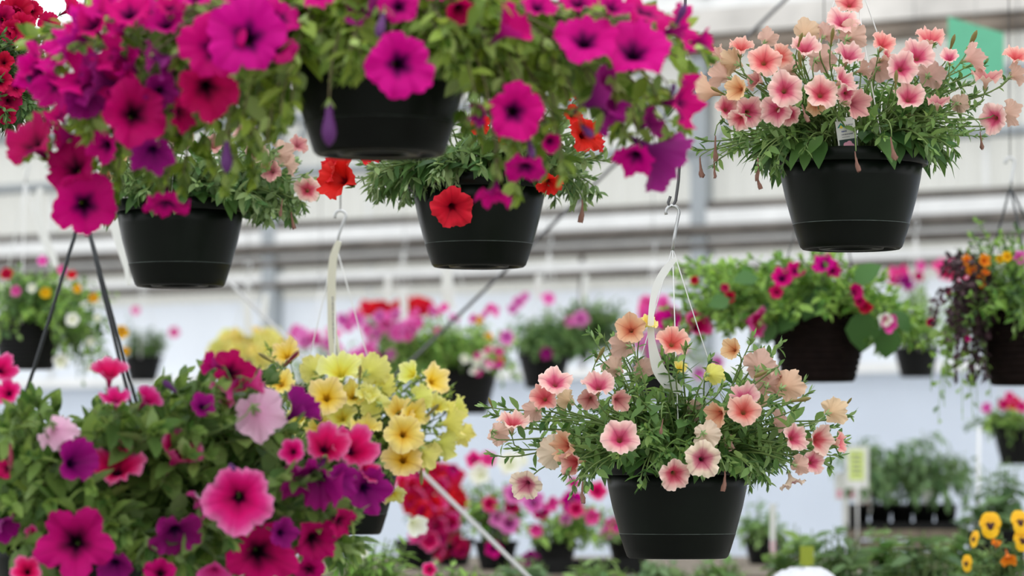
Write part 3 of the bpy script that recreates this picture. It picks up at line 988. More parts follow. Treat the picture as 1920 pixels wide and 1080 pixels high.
basket('green pot of salmon petunias hanging lowest, in sharp focus, on a long hooked wire', 1270, 866, 3.32,
       [(1182, 617, 58, -8, 12, 'peach_orange', 2, .5), (1168, 645, 60, -150, 10, 'tan_pink', 1, .4), (1262, 640, 66, 12, 30, 'coral', 1, .7), (1374, 655, 42, -30, 10, 'peach_orange', 2, .6), (1425, 685, 64, 165, 15, 'tan_pink', 1, .6), (1478, 722, 68, 150, 10, 'peach_orange', 1, .6), (1440, 716, 56, 170, 20, 'tan_pink', 1, .5),
        (1336, 702, 44, 150, 0, 'yellow', 2, .6), (1042, 714, 64, 10, 42, 'salmon', 0), (1020, 745, 56, -10, 20, 'coral', 1), (1122, 720, 64, 0, 48, 'salmon', 1), (1105, 748, 42, -10, -10, 'tan_pink', 2), (1160, 750, 44, 30, -10, 'tan_pink', 2), (1395, 742, 62, 0, 52, 'salmon', 1), (1395, 768, 64, 2, 28, 'coral', 0, 1), (1346, 776, 50, -45, -10, 'peach_orange', 2),
        (1163, 820, 72, 4, 24, 'salmon', 0, 1.05), (1056, 835, 64, -55, 5, 'peach_orange', 1), (1035, 848, 66, -140, 0, 'mauve_cream', 1, .7), (1076, 868, 52, -50, -5, 'coral', 2), (962, 790, 62, 10, 62, 'salmon', 1), (936, 812, 50, 150, -10, 'tan_pink', 1), (985, 910, 62, -20, -18, 'mauve_cream', 0), (1265, 890, 62, 10, -10, 'salmon', 1, 1.05), (1318, 861, 70, 6, 2, 'mauve_cream', 0, 1.08),
        (1325, 815, 56, 160, -10, 'mauve_cream', 1, .9), (1490, 820, 56, 35, 15, 'salmon', 1), (1534, 825, 56, 40, 0, 'salmon', 2), (1525, 866, 48, 30, 10, 'salmon', 1), (1575, 830, 44, 65, 10, 'coral', 1), (1565, 770, 58, 140, 10, 'peach_orange', 1), (1485, 905, 52, 60, -70, 'mauve_cream', 1), (1500, 872, 42, 140, 0, 'tan_pink', 1), (1215, 606, 36, 40, 40, 'yellow', 2, .5), (1275, 690, 28, 20, 40, 'yellow', 2, .5),
        (1150, 690, 50, -150, 10, 'tan_pink', 1, .4), (1205, 690, 44, 150, 0, 'tan_pink', 1, .3), (1420, 745, 46, 160, 10, 'peach_orange', 1, .4), (1060, 750, 46, -140, 10, 'peach_orange', 1, .4), (1300, 770, 46, 150, 0, 'tan_pink', 1, .3), (1000, 770, 46, -150, -10, 'tan_pink', 1, .5), (1460, 790, 44, 120, 10, 'salmon', 1, .4), (1360, 830, 40, 60, 0, 'tan_pink', 2, .5), (1450, 700, 40, 130, 30, 'tan_pink', 1, .5)],
       [(1270, 840, 160, 45, 60), (1180, 860, 110, 40, 20), (1390, 850, 120, 45, 28), (1270, 770, 190, 60, 28), (1400, 780, 120, 70, 18), (1080, 830, 90, 70, 15), (990, 830, 90, 60, 9), (1500, 830, 90, 60, 12), (1240, 690, 120, 60, 16), (1130, 640, 30, 40, 4), (1440, 650, 40, 40, 4), (1520, 740, 40, 40, 4), (1590, 790, 20, 50, 3), (930, 760, 30, 20, 3), (1090, 905, 40, 30, 6), (1400, 900, 60, 20, 6), (1230, 905, 40, 14, 5), (1560, 850, 40, 30, 4)],
       'leaf_peach', (.36, .33), lift=.05, leafL=.042, leafW=.017, spacing=.016, crownleaf=(150, .064, .031), seed=8, depthA=.28,
       buds=[(1430, 700, 44, -130, -20, 'budolive'), (1125, 665, 40, 40, 50, 'budolive'), (1500, 750, 46, 60, 10, 'budolive'), (1590, 755, 24, 60, 50, 'budolive'), (920, 756, 26, -40, 60, 'budolive')],
       wilts=[(1360, 903, 40), (1240, 800, 30), (1090, 925, 44)],
       hang=(1262, 462, 'whitewire', .0011, ring3, (1262, 392), 'wire', 'norod'), group='hanging baskets of salmon petunias')

basket('green pot of salmon petunias hanging partly behind the big magenta basket', 338, 378, 3.76,
       [(577, 355, 50, 5, 10, 'salmon', 0), (222, 290, 62, -20, 20, 'peach_orange', 2), (530, 288, 52, 150, 10, 'tan_pink', 1), (508, 320, 44, -20, 10, 'tan_pink', 1), (280, 280, 50, 0, 20, 'peach_orange', 1), (480, 285, 48, 20, 30, 'salmon', 1), (545, 310, 44, 120, 0, 'tan_pink', 1), (200, 330, 44, -50, 0, 'peach_orange', 1), (460, 250, 50, 0, 30, 'salmon', 1), (340, 260, 50, 0, 30, 'salmon', 1), (560, 270, 40, 30, 30, 'tan_pink', 1), (400, 270, 46, 0, 40, 'tan_pink', 1)],
       [(340, 340, 130, 40, 40), (500, 350, 90, 45, 34), (530, 395, 60, 25, 16), (500, 310, 90, 50, 16), (250, 310, 60, 50, 14), (380, 280, 120, 50, 14), (580, 340, 40, 30, 6), (490, 400, 40, 25, 10), (210, 340, 20, 40, 4)],
       'leaf_red', (.36, .20), lift=.05, leafL=.048, leafW=.021, spacing=.017, crownleaf=(150, .066, .033), seed=12, depthA=.25,
       wilts=[(527, 390, 34), (547, 415, 36)], hang=(338, 70, 'whitewire', .0012, ring3, (338, 0)), group='hanging baskets of salmon petunias')

basket('green pot of red petunias hanging in the middle below the magenta basket', 898, 334, 3.58,
       [(850, 391, 82, 10, -14, 'red', 0, 1.1), (635, 333, 90, -40, 20, 'red', 1), (618, 318, 60, -60, 10, 'red', 1), (1000, 185, 50, 10, 20, 'red', 1), (1098, 252, 70, 30, 10, 'red', 1), (1030, 345, 52, 20, -40, 'red', 1), (975, 140, 50, 10, 40, 'red', 1), (915, 140, 44, -10, 40, 'red', 1), (895, 140, 34, -10, 40, 'red', 1), (900, 232, 44, -20, 0, 'red', 1), (1050, 180, 44, 50, 40, 'red', 2), (1075, 215, 40, 30, 10, 'red', 1), (1120, 265, 50, 70, 20, 'red', 1), (948, 255, 34, 0, 0, 'red', 1), (1090, 180, 40, 40, 20, 'red', 1), (700, 290, 50, -40, 30, 'red', 1), (760, 250, 50, -20, 30, 'red', 1)],
       [(890, 300, 140, 45, 48), (760, 330, 80, 45, 26), (720, 370, 50, 25, 10), (1040, 320, 100, 60, 26), (1070, 370, 60, 30, 8), (1100, 310, 50, 30, 7), (960, 210, 130, 70, 16), (1110, 260, 40, 40, 6), (690, 320, 30, 40, 7), (800, 250, 120, 50, 14)],
       'leaf_red', (.32, .22), lift=.05, leafL=.05, leafW=.019, spacing=.017, crownleaf=(170, .072, .028), seed=14, depthA=.25,
       wilts=[(1093, 397, 44), (905, 275, 26)], hang=(898, 30, 'whitewire', .0012, ring3, (898, -40)), group='hanging baskets of the middle row')

LLP = ('hot_pink', 'crimson_magenta', 'violet')
basket('large basket of mixed pink and purple petunias on black hangers, filling the lower corner', 140, 985, 2.7,
       [(108, 814, 84, 165, -35, 'pale_pink', 1), (140, 866, 88, 40, 15, 'violet', 2), (218, 872, 112, 0, 48, 'hot_pink', 1), (335, 850, 96, 45, 48, 'hot_pink', 2), (448, 934, 132, 4, 0, 'hot_pink', 0, 1.06), (140, 1016, 146, 2, 6, 'crimson_magenta', 4, 1.03), (332, 1005, 110, 20, -35, 'violet', 4), (488, 1040, 140, 14, -6, 'crimson_magenta', 4), (592, 1015, 92, 30, -20, 'crimson_magenta', 1),
        (590, 902, 125, -20, -40, 'violet', 5), (486, 778, 105, 170, -20, 'pale_pink', 1), (440, 694, 88, 40, 18, 'crimson_magenta', 0), (424, 732, 66, -60, -40, 'hot_pink', 2), (398, 682, 48, -60, 20, 'crimson_magenta', 2), (205, 700, 72, 10, 60, 'hot_pink', 2), (6, 690, 62, 40, 30, 'hot_pink', 1), (216, 746, 60, 0, 60, 'hot_pink', 1), (277, 748, 56, 50, 40, 'hot_pink', 2), (14, 735, 54, -10, 20, 'hot_pink', 1),
        (562, 766, 86, 70, 40, 'violet', 2), (612, 834, 90, 20, 35, 'hot_pink', 1), (548, 846, 52, -10, 10, 'hot_pink', 1), (664, 838, 96, 30, 30, 'hot_pink', 1), (690, 918, 92, 30, -10, 'violet', 1), (50, 1070, 60, 0, 20, 'hot_pink', 1), (215, 1062, 76, 0, -30, 'violet', 1), (402, 1076, 66, 0, -30, 'pale_pink', 2), (8, 985, 66, 60, -30, 'violet', 2), (60, 1000, 34, -40, 10, 'hot_pink', 1), (378, 945, 60, -70, -30, 'pale_pink', 1, .8),
        (640, 900, 70, 40, 0, 'violet', 1), (530, 1000, 60, 30, 0, 'violet', 1), (690, 880, 60, 60, 20, 'hot_pink', 1), (380, 760, 50, 20, 20, 'violet', 1), (10, 880, 40, -40, 0, 'crimson_magenta', 1), (580, 1070, 60, 0, -20, 'crimson_magenta', 1), (300, 1075, 60, 0, 10, 'crimson_magenta', 1), (640, 980, 60, 50, -20, 'crimson_magenta', 1), (480, 720, 54, 90, 10, 'hot_pink', 2)],
       [(120, 800, 180, 60, 42), (320, 800, 160, 60, 42), (120, 940, 160, 90, 42), (320, 950, 140, 100, 46), (480, 850, 140, 80, 36), (560, 960, 110, 90, 30), (430, 740, 80, 60, 16), (180, 1060, 200, 40, 34), (450, 1070, 150, 40, 22), (640, 900, 70, 70, 16), (500, 770, 80, 60, 14), (350, 740, 60, 40, 8), (20, 860, 60, 100, 14), (620, 1020, 60, 40, 8)],
       'leaf_low', (.50, .30), lift=.05, leafL=.066, leafW=.038, spacing=.022, seed=21, crownleaf=(80, .075, .042), depthA=.34,
       buds=[(545, 674, 50, 60, 40, 'budred'), (320, 726, 40, -60, 40, 'budviolet'), (438, 890, 50, -30, 60, 'budviolet'), (20, 850, 50, 10, -80, 'budred')],
       wilts=[(18, 858, 46)],
       hang=(152, 385, 'blackwire', .0031, [2.95, 0.10, -0.35], (152, 330), 'blackwire'), group='hanging baskets of the near row')

basket('green pot of yellow petunias hanging behind the pink and purple basket', 636, 852, 4.0,
       [(612, 742, 80, 2, 20, 'apricot_yellow', 0, 1.05), (638, 692, 84, 0, 45, 'lime_yellow', 1), (525, 716, 60, -10, 30, 'yellow', 1), (535, 662, 62, -20, 40, 'apricot_yellow', 1, .6), (700, 692, 72, 150, 20, 'lime_yellow', 1, .7), (757, 812, 76, 6, 14, 'yellow', 0, 1.05), (756, 858, 80, 2, 22, 'apricot_yellow', 0, 1.0), (684, 800, 66, 0, 58, 'yellow', 1), (816, 712, 66, 40, 20, 'apricot_yellow', 1), (770, 700, 50, -40, 20, 'lime_yellow', 2), (750, 770, 64, 10, 30, 'yellow', 1), (776, 776, 62, 30, 20, 'apricot_yellow', 1),
        (850, 790, 78, 120, 10, 'yellow', 1), (835, 832, 64, 130, -10, 'lime_yellow', 1), (800, 858, 66, 150, -40, 'lime_yellow', 3), (700, 758, 64, -150, 0, 'lime_yellow', 1, .8), (662, 738, 62, 10, 40, 'yellow', 1), (862, 762, 50, 110, 20, 'lime_yellow', 1), (738, 932, 52, 20, -50, 'lime_yellow', 3), (790, 745, 54, 140, 10, 'lime_yellow', 1), (722, 722, 54, 150, 20, 'yellow', 1, .6), (690, 738, 52, 20, 50, 'lime_yellow', 1), (560, 780, 60, -30, 30, 'lime_yellow', 1), (540, 830, 60, -60, 10, 'yellow', 1), (640, 780, 60, -10, 30, 'lime_yellow', 1, .8), (585, 690, 56, -150, 20, 'lime_yellow', 1, .5), (600, 800, 60, -20, 20, 'yellow', 1), (870, 815, 50, 140, -20, 'yellow', 1, .6), (820, 760, 56, 20, 50, 'lime_yellow', 1, .7), (675, 690, 50, 160, 30, 'apricot_yellow', 1, .4)],
       [(660, 820, 130, 60, 34), (760, 790, 100, 70, 30), (640, 730, 130, 50, 20), (560, 690, 60, 40, 9), (820, 730, 50, 50, 8), (730, 880, 50, 30, 10), (560, 790, 70, 70, 14), (800, 850, 50, 30, 7), (500, 670, 20, 20, 2)],
       'leaf_yellow', (.31, .26), lift=.06, leafL=.042, leafW=.017, spacing=.016, crownleaf=(70, .055, .026), seed=25, depthA=.24,
       buds=[(500, 672, 40, -60, 30, 'budolive'), (675, 700, 34, 10, 70, 'budolive'), (810, 770, 40, 60, 40, 'budolive'), (790, 890, 40, 10, -80, 'budolive')],
       hang=(628, 456, 'whitewire', .0013, ring3, (637, 400)), group='hanging baskets of the middle row')

basket('basket of small crimson flowers hanging at the top corner, mostly out of frame', -175, 200, 3.45,
       [(30, 22, 72, 10, 10, 'crimson', 1), (40, 50, 60, 10, 0, 'crimson', 1), (5, 35, 60, 10, 0, 'crimson', 1), (12, 215, 40, 10, 0, 'crimson', 1), (30, 165, 40, 10, 0, 'crimson', 1), (60, 20, 40, 10, 0, 'crimson', 1), (22, 60, 52, 0, 0, 'crimson', 1), (90, 42, 46, 20, 20, 'crimson', 1), (132, 18, 46, 60, 20, 'crimson', 2), (0, 150, 52, 10, 10, 'crimson', 1), (18, 190, 52, 20, -10, 'crimson', 1), (6, 115, 44, 0, 10, 'crimson', 1), (-30, 60, 55, 0, 20, 'crimson', 1), (-60, 120, 55, 0, 0, 'crimson', 1), (44, 8, 44, 30, 30, 'crimson', 1)],
       [(0, 150, 110, 100, 90), (60, 90, 60, 60, 20), (-80, 160, 150, 60, 40), (40, 220, 70, 40, 30)],
       'leaf_dark', (.34, .24), lift=.05, leafL=.042, leafW=.018, spacing=.014, seed=31, depthA=.2, hang=(-175, -150, 'whitewire', .0012, ring3, None), group='hanging baskets of the near row')

# ================================================================== baskets further back, right
basket('brown basket of broad leaves and small magenta flowers behind the salmon pots', 1535, 590, 4.9,
       [(1412, 603, 62, 60, -10, 'hot_pink', 2), (1306, 610, 60, 30, 30, 'hot_pink', 2), (1256, 600, 50, -20, 20, 'magenta', 1), (1466, 520, 44, 0, 30, 'magenta', 1), (1490, 506, 38, 30, 30, 'magenta', 1), (1545, 495, 44, -20, 30, 'magenta', 1), (1562, 506, 34, 20, 20, 'crimson_magenta', 1), (1602, 548, 34, 40, 20, 'crimson_magenta', 2), (1622, 575, 28, 10, -40, 'crimson', 2), (1456, 548, 28, -10, 0, 'crimson', 1), (1302, 526, 18, 0, 0, 'crimson', 1), (1360, 540, 18, 0, 0, 'crimson', 1), (1368, 558, 24, 0, 0, 'crimson', 1), (1612, 565, 24, 0, 0, 'crimson', 1), (1660, 600, 28, 0, 0, 'white', 1), (1665, 606, 36, 20, 0, 'pale_pink', 2)],
       [(1420, 540, 110, 60, 46), (1330, 530, 80, 50, 24), (1550, 510, 100, 50, 36), (1530, 560, 100, 30, 24), (1300, 590, 70, 40, 10), (1670, 590, 70, 60, 20), (1620, 540, 70, 40, 14), (1700, 640, 40, 40, 8), (1300, 490, 30, 20, 4), (1390, 620, 60, 40, 16), (1300, 600, 70, 50, 14), (1440, 590, 60, 30, 16), (1640, 585, 60, 40, 14), (1680, 640, 40, 40, 10), (1490, 480, 60, 20, 8)],
       'leaf_bright', (.42, .22), lift=.04, leafL=.05, leafW=.028, spacing=.022, seed=41, depthA=.3, style='brown', k=1.03, detail=True, hang=(1545, 250, 'darkwire', .0022, ring3, (1548, 170)), leaf2=None, group='hanging baskets further back')
# broad round leaves of the same basket are added below as parts
BR = [o for o in COL.objects if o.get('label', '').startswith('brown basket of broad')][0]
for (x, y, L_, az, el) in ((1400, 520, 70, -60, 20), (1478, 596, 84, -70, -25), (1520, 572, 80, -50, -30), (1624, 512, 84, 70, 60), (1618, 622, 118, 20, -80), (1664, 640, 96, 30, -75), (1452, 572, 70, -60, -10), (1350, 565, 60, -60, 10), (1540, 556, 70, 40, -40), (1690, 600, 70, 60, -20), (1440, 620, 70, -50, -50)):
    mb = MB()
    p = at(x, y, 9.8 - .2 + U(-.05, .05))
    d = facing(az, el - 20)
    L_m = .72 * L_ * 9.6 / FPX
    mb.leaf(p - d * L_m * .5, d, (facing(0, 35) + rnd_dir() * .3).normalized(), L_m, L_m * .8, .25, .08)
    mb.tube(bez(at(1545, 585, 9.8), at(1545, 540, 9.75), p - d * L_m * .8, p - d * L_m * .48, 7), .002, 5, 0)
    mb.build('broad_leaf', [M['leaf_big']], BR)

FR = basket('brown basket of orange flowers, dark trailing foliage and cut leaves at the frame edge', 1930, 585, 4.8,
       [(1813, 488, 22, -40, 10, 'orange', 2), (1846, 489, 26, 20, 10, 'orange', 1), (1823, 507, 24, -30, 20, 'orange', 2), (1836, 528, 26, 40, 10, 'orange', 2), (1848, 511, 18, 10, 50, 'orange', 1), (1912, 484, 30, 20, 20, 'pink', 1), (1888, 481, 22, 0, 20, 'golden', 1), (1875, 486, 18, 0, 10, 'golden', 1), (1779, 545, 14, 0, 0, 'crimson_magenta', 1), (1815, 635, 12, 0, 0, 'crimson_magenta', 1), (1745, 604, 18, 0, 0, 'crimson_magenta', 1)],
       [(1860, 470, 60, 40, 20), (1900, 520, 60, 50, 30), (1850, 560, 70, 50, 24), (1880, 590, 60, 25, 16), (1830, 430, 6, 20, 2), (1890, 440, 30, 20, 6), (1860, 600, 60, 24, 24), (1910, 610, 40, 24, 14)],
       'leaf_bright', (.36, .25), lift=.04, leafL=.04, leafW=.017, spacing=.018, seed=43, depthA=.28, style='brown', k=1.1, hang=(1896, 350, 'blackwire', .003, ring3, (1896, 300)), leaf2=('leaf_dark', .35), group='hanging baskets further back')
mb = MB()
for _ in range(70):
    rr = math.sqrt(R()); aa = U(0, 6.28)
    x, y = (1795 + 55 * rr * math.cos(aa), 580 + 85 * rr * math.sin(aa)) if R() < .7 else (1815 + U(-25, 35), U(640, 720))
    p = at(x, y, 9.6 + U(-.25, .1))
    pts = bez(at(1880, 575, 9.55), at(1850, 540, 9.45), p + V((0, 0, .12)), p, 9)
    mb.tube(pts, .002, 4, 0, .001, False)
    leafy(mb, pts, .018, .034, .02, .3, True, 0, .8, .3)
mb.build('dark_trailing_foliage', [M['leaf_purple']], FR)
mb = MB()
for _ in range(16):
    p = at(1800 + U(-70, 60), U(700, 800), 9.65 + U(-.2, .15))
    pts = bez(at(1870, 585, 9.55), at(1790, 560, 9.45), p + V((0, 0, .2)), p, 12)
    mb.tube(pts, .0018, 4, 0, .001, False)
    leafy(mb, pts, .03, .036, .03, .35, False, 0, .8, .2)
mb.build('ivy_trail', [M['leaf_bright']], FR)

# ================================================================== far baskets
FAR = 'hanging baskets along the far wall'
def many(cx, cy, rx, ry, n, d0, cols, jz=30):
    out = []
    for _ in range(n):
        rr = math.sqrt(R()); a = U(0, 6.28)
        out.append((cx + rx * rr * math.cos(a), cy + ry * rr * math.sin(a), d0 * U(.8, 1.2), U(-50, 50), U(-15, 50), random.choice(cols), random.choice((0, 1, 5)), U(.9, 1.06)))
    return out

random.seed(50)
basket('dark pot under a bushy basket dotted yellow and white, at the edge of the frame', 52, 603, 6.0,
       [(85, 549, 22, 0, 0, 'golden', 1), (145, 541, 18, 0, 0, 'golden', 1), (175, 559, 20, 0, 0, 'golden', 1), (136, 599, 26, 0, 10, 'white', 0), (114, 678, 32, 30, 0, 'white', 1), (182, 596, 16, 0, 0, 'white', 1), (228, 622, 28, 0, 0, 'golden', 1), (235, 658, 18, 0, 0, 'golden', 1), (12, 514, 26, 0, 20, 'crimson', 1), (80, 490, 22, 0, 20, 'pink', 1), (116, 506, 20, 0, 0, 'pink', 1), (30, 545, 22, 0, 0, 'pink', 1), (135, 515, 18, 0, 0, 'scarlet', 1), (60, 540, 18, 0, 0, 'white', 1), (170, 640, 18, 0, 0, 'white', 1), (170, 690, 16, 0, 0, 'white', 1)],
       [(80, 550, 110, 60, 90), (150, 620, 60, 80, 70), (170, 690, 50, 40, 16), (20, 610, 40, 50, 16), (210, 570, 25, 40, 5), (60, 510, 60, 25, 12)],
       'leaf_bright', (.36, .30), seed=51, detail=False, style='black', k=.9, leafL=.04, leafW=.026, spacing=.02, hang=(45, 340, 'whitewire', .002, ring3, None), group=FAR, stemleaf=False, leaf2=('leaf_dark', .4))
basket('small round green basket hanging far back by the pale film wall', 268, 668, 9.5,
       [(325, 623, 24, 30, 0, 'pink', 1), (255, 582, 18, 0, 0, 'pink', 1)], [(272, 640, 46, 32, 110), (300, 640, 30, 20, 14), (240, 600, 14, 24, 4)],
       'leaf_dark', (.15, .12), seed=52, detail=False, style='black', k=.75, leafL=.04, leafW=.022, spacing=.022, hang=(268, 520, 'whitewire', .002, ring3, None), group=FAR)
basket('far basket domed with pale yellow flowers, a white tag above it', 466, 692, 7.5,
       many(466, 655, 75, 34, 60, 30, ('lime_yellow', 'lime_yellow', 'yellow')), [(466, 660, 78, 30, 34)],
       'leaf_bright', (.19, .15), seed=53, detail=False, style='green', k=.9, leafL=.045, leafW=.022, spacing=.024, hang=(464, 520, 'whitewire', .002, ring3, None), group=FAR)
basket('far basket of loose pink flowers behind the yellow petunias', 600, 720, 8.2,
       many(572, 635, 26, 18, 7, 30, ('pink', 'lilac')) + many(660, 650, 45, 60, 24, 26, ('pink', 'lilac', 'pink')), [(600, 670, 70, 45, 34), (650, 670, 50, 40, 14)],
       'leaf_far', (.25, .26), seed=54, detail=False, style='green', k=.95, leafL=.05, leafW=.026, spacing=.026, hang=(600, 540, 'whitewire', .002, ring3, None), group=FAR)
basket('far basket topped by a flat band of scarlet flowers', 740, 655, 8.8,
       many(705, 578, 30, 11, 18, 24, ('scarlet',)) + many(785, 574, 28, 11, 18, 24, ('scarlet',)) + [(668, 592, 24, 0, 0, 'scarlet', 1), (745, 572, 22, 0, 10, 'scarlet', 1), (660, 596, 18, 0, 0, 'scarlet', 1), (812, 585, 20, 10, 0, 'scarlet', 1)], [(735, 605, 75, 24, 40), (735, 630, 60, 20, 12)],
       'leaf_far', (.24, .26), seed=55, detail=False, style='green', k=.9, leafL=.05, leafW=.03, spacing=.026, hang=(757, 470, 'whitewire', .002, ring3, None), group=FAR)
basket('far basket of lilac pink flowers with variegated trailing leaves and a black pot', 868, 690, 7.0,
       many(740, 610, 60, 24, 24, 26, ('lilac', 'pink', 'lilac')) + many(860, 590, 100, 20, 14, 18, ('lilac', 'pink')) + [(898, 600, 18, 0, 0, 'golden', 1), (916, 631, 18, 0, 0, 'golden', 1), (950, 632, 30, 0, 0, 'lilac', 1), (733, 665, 22, 0, 0, 'lilac', 1), (822, 620, 18, 0, 0, 'pink', 1), (938, 677, 16, 0, 0, 'orange', 1)] + many(900, 670, 40, 30, 14, 18, ('white', 'pale_pink')),
       [(800, 645, 100, 45, 110), (900, 650, 70, 50, 80), (730, 640, 50, 40, 20), (850, 605, 80, 24, 26), (950, 690, 30, 50, 14), (770, 690, 70, 34, 44)],
       'leaf_bright', (.33, .24), seed=56, detail=False, style='black', k=1.0, leafL=.045, leafW=.026, spacing=.022, hang=(842, 460, 'whitewire', .002, ring3, None), group=FAR)
basket('far basket of dark bushy foliage with a few purple flowers', 1020, 665, 8.0,
       [(1088, 598, 32, 0, 10, 'lilac', 0), (1068, 602, 22, 0, 0, 'lilac', 1), (1024, 662, 24, 0, 0, 'violet', 1), (972, 566, 26, 0, 20, 'lilac', 1), (962, 580, 22, 0, 10, 'lilac', 1), (1028, 560, 28, 20, 20, 'pink', 1), (985, 555, 18, 0, 0, 'lilac', 1), (930, 580, 16, 0, 0, 'pink', 1)], [(1090, 615, 110, 55, 150), (1040, 640, 80, 35, 70), (1140, 570, 50, 24, 20), (980, 620, 40, 40, 20)],
       'leaf_dark', (.33, .22), seed=57, detail=False, style='black', k=.85, leafL=.06, leafW=.03, spacing=.02, hang=(1030, 470, 'whitewire', .002, ring3, None), group=FAR, leaf2=('leaf_far', .4))
basket('far basket of soft pink flowers just behind the sharp salmon petunias', 1235, 680, 7.4,
       many(1225, 585, 40, 22, 14, 28, ('pale_pink', 'pink')) + many(1230, 650, 50, 24, 9, 26, ('lilac',)) + [(1345, 680, 26, 0, 0, 'lilac', 1), (1310, 700, 24, 0, 0, 'lilac', 1)], [(1240, 620, 70, 45, 40), (1300, 660, 50, 30, 14)],
       'leaf_far', (.25, .24), seed=58, detail=False, style='black', k=.85, leafL=.045, leafW=.024, spacing=.024, hang=(1225, 480, 'whitewire', .002, ring3, None), group=FAR)
basket('far green basket in a black pot seen between the two brown baskets', 1718, 652, 7.6,
       [(1686, 520, 44, -20, 30, 'magenta', 1), (1700, 530, 34, 30, 20, 'violet', 1), (1684, 512, 46, 0, 60, 'pale_pink', 1), (1780, 508, 52, 0, 30, 'hot_pink', 1), (1762, 500, 34, -20, 50, 'pale_pink', 1), (1800, 515, 34, 20, 30, 'hot_pink', 1), (1726, 498, 22, 0, 0, 'pink', 1), (1722, 518, 20, 0, 0, 'crimson_magenta', 1)], [(1720, 600, 70, 60, 50), (1740, 540, 50, 40, 12), (1690, 560, 40, 40, 10)],
       'leaf_bright', (.30, .40), seed=59, detail=False, style='black', k=.7, leafL=.045, leafW=.026, spacing=.024, hang=(1718, 440, 'whitewire', .002, ring3, None), group=FAR)
basket('green trailing basket with coral pink flowers below the brown edge basket', 1915, 800, 6.8,
       [(1850, 764, 22, 0, 0, 'pink', 1), (1882, 758, 24, 0, 10, 'hot_pink', 1), (1900, 755, 26, 0, 10, 'scarlet', 1), (1893, 744, 22, 10, 10, 'hot_pink', 1), (1915, 762, 24, 10, 10, 'hot_pink', 1), (1935, 752, 24, 0, 0, 'hot_pink', 1)], [(1890, 780, 60, 36, 50), (1840, 800, 36, 40, 16), (1920, 810, 40, 40, 20)],
       'leaf_bright', (.22, .16), seed=60, detail=False, style='black', k=.8, leafL=.045, leafW=.024, spacing=.024, hang=(1915, 560, 'whitewire', .002, ring3, None), group=FAR, leaf2=('leaf_dark', .5))

# ================================================================== hooks, tags, cards
def panel(mb, ce, rt, up, w_, h_, th, mi=0, dx=0, dy=0, lift=0):
    n = rt.cross(up).normalized()
    o = ce + rt * dx + up * dy + n * lift
    b = len(mb.v)
    for x in (-w_ / 2, w_ / 2):
        for y in (-h_ / 2, h_ / 2):
            for z in (-th, 0):
                mb.v.append(tuple(o + rt * x + up * y + n * z))
    for q in ((0, 1, 3, 2), (4, 6, 7, 5), (0, 4, 5, 1), (2, 3, 7, 6), (0, 2, 6, 4), (1, 5, 7, 3)):
        mb.f.append(tuple(b + i for i in q)); mb.m.append(mi)


def ribbon(label, pts, D, mat='tag', bars=None, cat='plant tag', name='hanging_strip_tag', group=None, twist=0.0):
    """pts: (px, py, width px); a strip 0.5 mm thick"""
    D = 2 * D
    P3 = [at(x, y, D + (0.0 if len(q) == 0 else q[0])) for x, y, w_, *q in pts]
    n = 6
    pp, ww = [], []
    for i in range(len(P3) - 1):
        p0, p1, p2, p3 = P3[max(i - 1, 0)], P3[i], P3[i + 1], P3[min(i + 2, len(P3) - 1)]
        for k in range(n):
            t = k / n
            pp.append(.5 * ((2 * p1) + (p2 - p0) * t + (2 * p0 - 5 * p1 + 4 * p2 - p3) * t * t + (3 * p1 - p0 - 3 * p2 + p3) * t ** 3))
            ww.append((pts[i][2] * (1 - t) + pts[i + 1][2] * t) * D / FPX)
    pp.append(P3[-1]); ww.append(pts[-1][2] * D / FPX)
    mb = MB()
    rows = []
    for i, p in enumerate(pp):
        d = (pp[min(i + 1, len(pp) - 1)] - pp[max(i - 1, 0)]).normalized()
        sd = d.cross(Quaternion(d, twist) @ FW).normalized()
        nn = sd.cross(d).normalized()
        h = ww[i] / 2
        rows.append([p - sd * h + nn * .0003, p + sd * h + nn * .0003, p + sd * h - nn * .0003, p - sd * h - nn * .0003])
    mb.quadgrid(rows, 0, True)
    o = tag(mb.build(name, M[mat], smooth=False), label, cat, group)
    if bars:
        mb = MB()
        i0, i1 = int(bars[0] * len(pp)), int(bars[1] * len(pp))
        for i in range(i0, i1):
            d = (pp[i + 1] - pp[i])
            l = d.length
            d = d.normalized()
            sd = d.cross(FW).normalized()
            nn = d.cross(sd).normalized()
            if nn.dot(FW) > 0:
                nn = -nn
            for k in range(2):
                panel(mb, pp[i] + d * l * (.2 + .45 * k) + sd * ww[i] * .12 * (1 if k else 1), d, nn.cross(d), l * U(.2, .32), ww[i] * U(.12, .2), .0002, 0, lift=.0007)
        t_ = mb.build('printed_text', M['tagink'], smooth=False)
        t_.parent = o
    return o


random.seed(70)
ribbon('cream strip tag with small print hanging from the yellow petunia hook', [(636, 452, 10), (626, 480, 15), (622, 520, 16), (622, 575, 16), (624, 630, 18), (631, 672, 22), (642, 702, 26)], 4.0 - .01, 'creamtag', (.45, .82))
ribbon('long white strip tag curling down beside the sharp salmon basket wires', [(1268, 484, 6), (1248, 506, 15), (1230, 540, 14), (1221, 590, 11), (1222, 640, 14), (1234, 690, 24), (1256, 720, 26), (1278, 732, 12)], 3.32 - .05, 'tag')
ribbon('white strip tag bent at its top, above the basket dotted yellow', [(76, 352, 9), (70, 385, 15), (74, 415, 16), (86, 450, 15), (99, 482, 14), (104, 500, 12)], 5.8)
ribbon('white strip tag hanging just behind the partly hidden salmon petunia pot', [(204, 398, 12), (214, 425, 16), (226, 465, 15), (236, 500, 10), (242, 535, 7)], 4.2)
ribbon('broad white strip tag standing over the pale yellow far basket', [(462, 556, 14), (464, 590, 15), (466, 630, 16)], 7.4)
